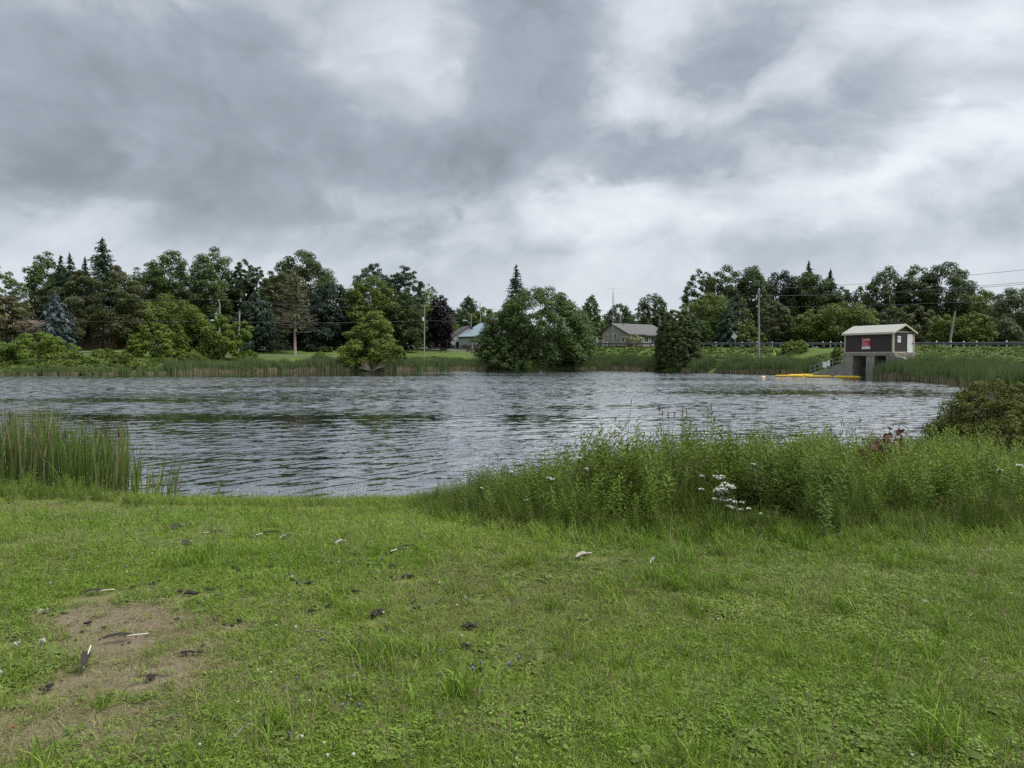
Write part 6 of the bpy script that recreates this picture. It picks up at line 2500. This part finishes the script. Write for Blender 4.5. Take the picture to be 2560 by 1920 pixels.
# ---- near cattails at the left
def near_reeds():
    r = np.random.default_rng(970)

    def stand(px0, px1, y0, y1, n, hmin, hmax, lean=(.0, 0.), lab='', name='cattail_reeds', tanp=.2):
        px = px0 + (px1 - px0) * r.random(n)
        Y = r.uniform(y0, y1, n)
        X = (px - 1280) / FPX * Y
        Zb = np.maximum(gz(X, Y), -.25)
        H = r.uniform(hmin, hmax, n) - Zb * .6
        W = r.uniform(.016, .029, n)
        bend = r.normal(size=(n, 2)) * .13 + np.array(lean)
        V, F = blades(np.column_stack([X, Y, Zb]), H, W, bend, r, 5)
        tan = r.random(n) < tanp
        me = np_mesh(name, V, F, np.repeat(r.random(n), 12))
        me.materials.append(leaf('near_reed_blades', (.055, .108, .022), (.155, .230, .050), (.105, .140, .040), trans=.3, patch=.5))
        me.materials.append(leaf('near_reed_tan', (.150, .120, .070), (.270, .220, .140), (.200, .165, .100), trans=.2, patch=.5))
        mi = np.repeat(tan.astype(np.int32), 5)
        me.polygons.foreach_set('material_index', mi)
        return tag(link_mesh(name, me, None), lab, 'reeds', kind='stuff')
    stand(-260, 130, 12.4, 14.4, 1250, 1.15, 1.75, (.05, 0), 'dense tall brownish cattail reeds at the picture edge beside the lawn', tanp=.34)
    stand(110, 312, 12.3, 14.2, 640, .85, 1.50, (.02, 0), 'thinner green cattail reeds with water showing between them', tanp=.10)
    for (a, b, y0, y1, n, h0, h1, lean, lab) in ((318, 350, 12.2, 12.8, 34, .75, 1.15, (.03, 0), 'upright green reed clump standing alone in the shallow water'),
                                                 (352, 400, 12.3, 13.3, 34, .5, .95, (.10, 0), 'sparse slanting reeds in the shallows beside the upright clump'),
                                                 (410, 436, 12.0, 12.6, 24, .55, 1.0, (.16, 0), 'slanting reed clump with a bent leaf touching the water'),
                                                 (530, 545, 12.3, 12.5, 9, .32, .55, (.03, 0), 'little lone reed tuft out in the open shallow water'),
                                                 (478, 496, 12.0, 12.3, 5, .15, .36, (.0, 0), 'few thin dead stems poking out of the shallow water')):
        o = stand(a, b, y0, y1, n, h0, h1, lean, lab, 'reed_clump', .12)
        o['kind'] = 'thing'
        o['category'] = 'reed clump'
        del o['kind']
    # brown cattail spikes
    spike = basic('cattail_brown', (.085, .045, .022), .95, .1, var=.2, vscale=20)
    stemm = basic('cattail_stem', (.090, .105, .040), .8, .2, var=.2)
    proto = None
    tops = [(25, 1020, 13.6), (112, 1050, 13.2), (118, 1060, 13.4), (132, 1082, 13.0), (163, 1066, 13.3), (158, 1078, 13.0), (203, 1060, 13.2), (241, 1066, 13.1), (251, 1075, 12.9),
            (265, 1062, 13.0), (275, 1102, 12.7), (297, 1064, 13.1), (310, 1064, 12.9), (318, 1060, 12.9), (198, 1086, 13.2), (60, 1045, 13.8)]
    for i, (px, py, Y) in enumerate(tops):
        top = at(px, py, Y)
        zb = max(gz1(top.x, Y), -.2)
        base = Vector((top.x + r.normal() * .05, Y, zb))
        e = empty('cattail', base, 0, 'brown cattail spike standing up out of the green reeds by the lawn', 'cattail', 'brown cattail spikes in the near reeds')
        t = top - base
        L = t.length
        d = t.normalized()
        m = MB()
        m.tube([d * 0, d * (L * .5) + Vector((r.normal() * .02, 0, 0)), d * (L - .02)], [.006, .005, .003], 5)
        m.build('stem', stemm, e)
        m = MB()
        m.tube([d * (L - .21), d * (L - .20), d * (L - .06), d * (L - .05)], [.004, .013, .013, .004], 7)
        m.build('spike', spike, e, smooth=True)
    # snapped stub in the shallows
    g = Vector((*fx(396, 11.95), 0))
    e = empty('wooden_stub', g, 0, 'short dark wooden stub standing in the mud at the water edge', 'stub')
    m = MB()
    m.tube([(0, 0, -.1), (.01, 0, .16), (.02, 0, .19)], [.028, .022, .008], 7)
    m.build('stub_wood', basic('wet_wood', (.035, .026, .018), .7), e)
    # slanting reeds by the right-hand bush and thin stems rising over the weeds
    stand(2335, 2400, 13.5, 16.0, 110, 1.1, 1.75, (.34, 0), 'slanting reeds leaning towards the round bush by the water', tanp=.06)


near_reeds()


# thin seed stalks that rise above the weeds against the water
r = np.random.default_rng(980)
stk = basic('thin_stalk', (.120, .110, .055), .9, .1, var=.2)
hdm = basic('reddish_seed_head', (.140, .075, .050), .95, .1, var=.2)
for (px, py, Y, lean) in ((1578, 1005, 12.6, .12), (1656, 1032, 12.4, -.06), (1671, 1036, 12.5, 0), (1706, 1024, 12.3, .0), (1716, 1026, 12.2, 0), (1686, 1036, 12.4, .1), (1778, 1016, 12.0, 0),
                         (1770, 1040, 12.0, .02), (1648, 1018, 12.7, -.1)):
    top = at(px, py, Y)
    b = Vector((top.x - lean, Y, max(gz1(top.x - lean, Y), 0)))
    e = empty('seed_stalk', b, 0, 'thin reddish seed stalk rising from the weeds against the water', 'grass stalk', 'thin seed stalks above the weeds')
    t = top - b
    m = MB()
    m.tube([(0, 0, 0), t * .5 + Vector((-lean * .15, 0, 0)), t], [.005, .004, .003], 4)
    m.build('stem', stk, e)
    m = MB()
    m.tube([t * .94, t * .97, t * 1.02, t * 1.04], [.003, .008, .007, .002], 5)
    m.build('seed_head', hdm, e)


# ---- round bush at the right edge of the near bank
def near_bush(px, pyt, Y, W, label, nleaf, la):
    rg_ = np.random.default_rng(int(px))
    loc = Vector((*fx(px, Y), 0))
    loc.z = gz1(loc.x, loc.y)
    H = at(px, pyt, Y).z - loc.z
    e = empty('round_bush', loc, 0, label, 'bush')
    me, C = crown_mesh('foliage', rg_, H, W, .0, la, 'hemi', 13.0, nclump=240, rc=(.10, .17), jag=.05, inner=.62)
    link_mesh('foliage', me, G_BUSH, e)
    m = MB()
    for i in rg_.choice(len(C), 26):
        c = Vector(C[i])
        m.tube([(rg_.normal() * .1, rg_.normal() * .1, -.1), c * .5 + Vector((0, 0, .15)), c * 1.02], [.018, .012, .005], 5)
    m.build('stem', BARK, e)


near_bush(2540, 958, 12.6, 1.32, 'dark olive round bush standing above the weeds at the water', 9000, .024)
near_bush(2690, 1010, 11.0, 1.2, 'second dark olive bush mostly beyond the picture edge', 6000, .026)


# ---- plants that can be told apart in the weed bed
RLEAF = leaf('wine_red_leaves', (.080, .034, .032), (.150, .070, .060), (.100, .055, .042), trans=.25, patch=.2)
rp = Vector((*fx(2215, 9.6), 0))
rp.z = gz1(rp.x, rp.y)
e = empty('red_leaved_plant', rp, 0, 'wine-red leaved sapling standing out of the green weeds', 'plant')
rr_ = np.random.default_rng(12)
lv, lf = [], []
pts = [(0, 0), (.35, .30), (.75, .42), (1, 0), (.75, -.42), (.35, -.30)]
lme = bpy.data.meshes.new('leaf')
lme.from_pydata([(0, 0, 0), (.35, .28, .05), (.70, .30, .03), (1, 0, -.10), (.70, -.30, .03), (.35, -.28, .05), (.5, 0, -.03)], [],
                [(0, 6, 1), (1, 6, 2), (2, 6, 3), (3, 6, 4), (4, 6, 5), (5, 6, 0)])
a = lme.attributes.new('tint', 'FLOAT', 'POINT')
a.data.foreach_set('value', np.array([.2, .6, .7, .5, .7, .6, .2], np.float32))
lme.materials.append(RLEAF)
ms = MB()
nl = 0
for (px, py) in ((2225, 1068), (2250, 1060), (2262, 1072), (2192, 1090), (2215, 1082), (2238, 1092), (2165, 1095), (2180, 1108), (2205, 1110), (2232, 1118), (2150, 1118), (2172, 1128), (2250, 1104), (2195, 1135), (2220, 1135)):
    Yb = 9.6 + rr_.normal() * .12
    tip = at(px, py, Yb) - rp
    ms.tube([(rr_.normal() * .05, rr_.normal() * .04, 0), Vector(tip) * .5 + Vector((tip.x * -.12, 0, .05)), tip], [.008, .006, .003], 4)
    for j in range(4):
        o = link_mesh('leaf', lme, None, e)
        an = rr_.random() * 6.28
        o.location = Vector(tip) * (1 - .07 * j)
        o.rotation_euler = (rr_.normal() * .3, R(40) + rr_.normal() * .35, an)
        o.scale = (rr_.uniform(.10, .145),) * 3
ms.build('stem', basic('red_stem', (.10, .045, .035), .8), e)


YOFF = .10


def umbel(kind, px, py, Y, size, label, group=None, tiltx=0.0):
    size *= (.70 if group else .52) if kind == 0 else 1
    if kind == 0:
        for _ in range(4):
            Y = float(bed_front((px - 1280) / FPX * Y)) + YOFF + .06 * rr_.normal()
    top = at(px, py, Y)
    b = Vector((top.x + rr_.normal() * .03, Y + .02, gz1(top.x, Y)))
    e = empty('yarrow' if kind == 0 else 'wild_carrot', b, 0, label, 'flower', group)
    t = top - b
    m = MB()
    m.tube([(0, 0, 0), t * .6 + Vector((rr_.normal() * .02, 0, 0)), t * .93], [.004, .0035, .003], 5)
    for j in range(7):
        an = 6.28 * j / 7
        m.tube([t * .93, t + Vector((math.cos(an) * size * .6, math.sin(an) * size * .6, -.004))], [.002, .0012], 3, cap=False)
    m.build('stem', basic('flower_stem', (.075, .110, .035), .8), e)
    n = int(46 if kind == 0 else 90)
    q = rr_.normal(size=(n, 2))
    rad = size * np.sqrt(rr_.random(n))
    az = rr_.random(n) * 6.28
    P = np.column_stack([rad * np.cos(az), rad * np.sin(az), rr_.normal(size=n) * .004 - (rad / size) ** 2 * size * .22]) + np.array(t)
    V, F = qcards(P, unit(np.array([0, 0, 1.0]) + .35 * sph(rr_, n)), .0095, .009, rr_)
    me = np_mesh('flower_head', V, F, np.repeat(rr_.random(n), 4))
    link_mesh('flower_head', me, G_WHITE, e)


yl = 'flat white yarrow head in the dense cluster before the dark weeds'
yg = 'yarrow heads of the white cluster'
for (px, py, s) in ((1800, 1194, .045), (1790, 1190, .03), (1806, 1190, .03), (1812, 1207, .045), (1820, 1214, .055), (1826, 1212, .04), (1808, 1214, .035), (1832, 1218, .035), (1797, 1218, .035),
                    (1790, 1226, .045), (1795, 1223, .04), (1812, 1221, .04), (1824, 1219, .03), (1814, 1228, .045), (1802, 1230, .035), (1797, 1234, .03), (1788, 1246, .035), (1801, 1248, .05), (1806, 1244, .035),
                    (1818, 1251, .02), (1826, 1249, .035), (1838, 1254, .032), (1855, 1255, .032), (1822, 1265, .055), (1812, 1264, .035), (1830, 1266, .04), (1851, 1273, .025), (1870, 1271, .026), (1900, 1284, .02)):
    umbel(0, px + rr_.normal() * 1.5, py, 7.62 + rr_.normal() * .12, s, yl, yg)
for (px, py, Y, s, lab) in ((1755, 1189, 8.2, .045, 'white yarrow head standing alone left of the cluster, upper one'), (1754, 1222, 8.0, .045, 'white yarrow head standing alone left of the cluster, lower one'),
                            (1446, 1143, 10.2, .06, 'white yarrow head highest in the low part of the weeds'), (1372, 1194, 9.4, .045, 'pair-topped white yarrow head in the low weeds'),
                            (1380, 1198, 9.4, .04, 'smaller yarrow head close beside the pair-topped one'), (1278, 1180, 9.6, .03, 'small white yarrow head near the open water'),
                            (1205, 1220, 9.7, .03, 'white yarrow head at the low tip of the weed bed'), (1316, 1250, 8.8, .035, 'tilted white yarrow head near the lawn edge of the weeds'),
                            (1882, 1160, 8.6, .035, 'single white yarrow head high above the cluster'), (2500, 1174, 8.8, .04, 'small white yarrow head far along the weeds'),
                            (2548, 1162, 8.8, .055, 'white yarrow head at the picture edge'), (1466, 1172, 9.8, .03, 'small faint yarrow head right of the highest one')):
    umbel(0, px, py, Y, s, lab)
umbel(1, 2087, 1097, 9.6, .085, 'large domed white umbel standing at the top of the weeds left of the red leaves')

# ---- feathers, droppings, leaves and bits on the lawn
FEATH = basic('brown_feather_vane', (.030, .025, .021), .8, .2, var=.25, vscale=30)
GFEATH = basic('grey_feather_vane', (.24, .225, .205), .8, .2, var=.25, vscale=30)
QUILL = basic('white_quill', (.55, .53, .46), .5, .3, var=.05)
r = np.random.default_rng(990)


def feather(pa, pb, frac, label, mat=FEATH, wid=.11, lift=.03, group=None):
    """pa: tip of the vane, pb: end of the quill (photo pixels); vane covers `frac` of the length"""
    A, B = on_ground(*pa), on_ground(*pb)
    A.z += .025
    B.z += lift
    e = empty('goose_feather', A, 0, label, 'feather', group)
    d = B - A
    L = d.length
    side = d.cross(Vector((0, 0, 1))).normalized()
    n = 10
    V, F = [], []
    for k in range(n + 1):
        s = k / n
        c = d * (frac * s) + Vector((0, 0, .012 * math.sin(s * 3.1)))
        w = L * frac * wid * (math.sin(min(1, s * 1.25 + .12) * PI * .5) * (1 if s < .86 else (1 - s) / .14 * .8 + .2)) * (1 + .1 * math.sin(k * 2.3))
        for q, dz in ((-1, .006 + .3 * w), (0, .0), (.65, .002 + .1 * w)):
            V.append(tuple(c + side * (w * q) + Vector((0, 0, dz))))
    for k in range(n):
        for q in range(2):
            F.append((k * 3 + q, k * 3 + q + 1, k * 3 + q + 4, k * 3 + q + 3))
    me = bpy.data.meshes.new('vane')
    me.from_pydata(V, [], F)
    link_mesh('vane', me, mat, e)
    m = MB()
    m.tube([d * .05 + Vector((0, 0, .006)), d * frac + Vector((0, 0, .004)), d], [.0008, .0028, .0034], 6)
    m.build('quill', QUILL, e)


feather((246, 1614), (372, 1598), .66, 'long dark feather with a white quill lying on the bare patch')
feather((200, 1495), (287, 1485), .66, 'dark feather with a white quill lying at the upper rim of the bare patch')
feather((208, 1692), (228, 1660), .72, 'dark feather sticking upright out of the grass left of the bare patch', wid=.20, lift=.09)
feather((559, 1337), (508, 1340), .66, 'brown feather with its pale quill pointing away from the water edge', wid=.16)
feather((696, 1337), (640, 1345), .7, 'broad brown feather on the lawn below the water edge', wid=.16)
feather((731, 1347), (700, 1352), .9, 'small grey feather beside the broad brown one', GFEATH, wid=.2)
feather((1024, 1374), (978, 1388), .7, 'brown feather lying in the middle of the lawn', wid=.15)
feather((434, 1330), (462, 1318), .85, 'short dark feather nearest the reeds', wid=.16)
feather((464, 1371), (479, 1360), .8, 'tiny dark feather left of the purple flowers', wid=.22)
feather((1440, 1403), (1478, 1392), .8, 'pale grey feather on the lawn before the weeds', GFEATH, wid=.16)
feather((838, 1367), (866, 1360), .85, 'thin pale curled feather above the middle of the lawn', GFEATH, wid=.12)
feather((710, 1456), (734, 1452), .85, 'thin dark feather between the droppings', wid=.12)
feather((1640, 1402), (1625, 1418), .85, 'faint downy grey feather left of the tussocks', GFEATH, wid=.10)
for (px, py, lab) in ((942, 1437, 'tuft of white down caught in the grass above the large dropping'), (1103, 1468, 'small tuft of white down by the dark dropping row'), (1500, 1443, 'white down tuft at the edge of the mown grass'),
                      (40, 1622, 'pale bluish down tuft left of the bare patch'), (107, 1614, 'little white down tuft next to the bluish one'), (104, 1537, 'grey down tuft by the clover at the picture edge'),
                      (2312, 1514, 'small white down tuft far right on the lawn'), (4, 1696, 'white scrap of down at the picture edge')):
    g = on_ground(px, py)
    e = empty('down_feather', g, 0, lab, 'feather', 'down tufts on the lawn')
    n = 26
    d = sph(r, n)
    d[:, 2] = np.abs(d[:, 2])
    V, F = qcards(d * .014 + [0, 0, .018], sph(r, n), .014, .004, r)
    link_mesh('down', np_mesh('down', V, F, np.repeat(r.random(n), 4)), G_WHITE, e)
    m = MB()
    m.tube([(0, 0, 0), (.004, 0, .03)], [.0016, .001], 4)
    m.build('quill', QUILL, e)

DROP = basic('dark_dropping', (.020, .018, .016), .85, .2, var=.35, vscale=40)
dmes = []
for k in range(7):
    rr2 = np.random.default_rng(60 + k)
    m = MB()
    x0 = 0
    for j in range(rr2.integers(2, 4)):
        p = Vector((rr2.normal() * .5, rr2.normal() * .3, .26))
        an = rr2.random() * 3.14
        dv = Vector((math.cos(an), math.sin(an) * .6, rr2.normal() * .12)) * rr2.uniform(.5, .9)
        pts = [p - dv, p - dv * .75, p - dv * .2 + Vector((0, 0, rr2.normal() * .06)), p + dv * .3, p + dv * .8, p + dv]
        rd = np.array([.08, .26, .32, .30, .24, .06]) * rr2.uniform(.7, 1.0)
        m.tube(pts, list(rd), 7)
    me = bpy.data.meshes.new('dropping')
    me.from_pydata(m.V, [], m.F)
    me.polygons.foreach_set('use_smooth', np.ones(len(m.F), bool))
    me.materials.append(DROP)
    dmes.append(me)
for i, (px, py, s) in enumerate(dl):
    g = on_ground(px, py)
    o = link_mesh('goose_dropping', dmes[i % 7], None, None, g + Vector((0, 0, .016)))
    o.rotation_euler = (0, 0, r.random() * 6.28)
    s2 = s * r.uniform(.95, 1.35)
    o.scale = (s2, s2, s2 * .62)
    lab = 'large black dropping lying on the grass between the bare patch and the weeds' if i == 8 else 'small dark goose dropping lying in the grass'
    tag(o, lab, 'dropping', 'goose droppings on the lawn')
DLEAF = basic('dead_leaf', (.16, .10, .06), .9, .1, var=.3, vscale=20)
RDLEAF = basic('reddish_leaf', (.17, .060, .045), .9, .1, var=.2, vscale=20)
for (px, py, mt, s, lab) in ((1570, 1484, RDLEAF, .05, 'curled reddish leaf lying on the lawn before the weeds'), (2330, 1418, RDLEAF, .03, 'small pinkish leaf far right on the lawn'),
                             (45, 1826, RDLEAF, .04, 'reddish brown leaf in the corner of the lawn'), (340, 1548, DLEAF, .05, 'curled tan leaf on the bare patch'), (320, 1560, DLEAF, .04, 'small tan leaf below the curled one'),
                             (395, 1612, DLEAF, .04, 'thin tan leaf at the quill of the long dark feather'), (1480, 1398, DLEAF, .03, 'brown leaf touching the pale grey feather')):
    g = on_ground(px, py)
    e = empty('fallen_leaf', g + Vector((0, 0, .02)), r.random() * 6, lab, 'leaf')
    V = [(0, 0, 0), (.3, .25, .12), (.7, .28, .15), (1, 0, .05), (.7, -.25, .18), (.3, -.25, .10), (.5, 0, .0)]
    me = bpy.data.meshes.new('blade')
    me.from_pydata([tuple(np.array(v) * s) for v in V], [], [(0, 6, 1), (1, 6, 2), (2, 6, 3), (3, 6, 4), (4, 6, 5), (5, 6, 0)])
    link_mesh('blade', me, mt, e)
    m = MB()
    m.tube([(0, 0, 0), (-.35 * s, 0, .06 * s)], [.0016, .001], 4)
    m.build('stem', mt, e)
# short twigs and straws
for (px, py, ln, an, lab) in ((790, 1592, .16, 2.9, 'crooked dead twig on the lawn below the tussocks'), (430, 1812, .14, .3, 'dead twig lying in thin grass at the bare patch'), (610, 1840, .12, 1.2, 'short pale twig right of the bare patch'),
                              (1840, 1540, .10, .4, 'small twig beside the dark tussock')):
    g = on_ground(px, py)
    m = MB()
    dv = Vector((math.cos(an), math.sin(an), 0))
    m.tube([dv * (-ln / 2), Vector((0, .01, .012)), dv * (ln / 2)], [.004, .0035, .002], 5)
    o = m.build('dead_twig', TWIG, None, g + Vector((0, 0, .02)))
    tag(o, lab, 'twig')
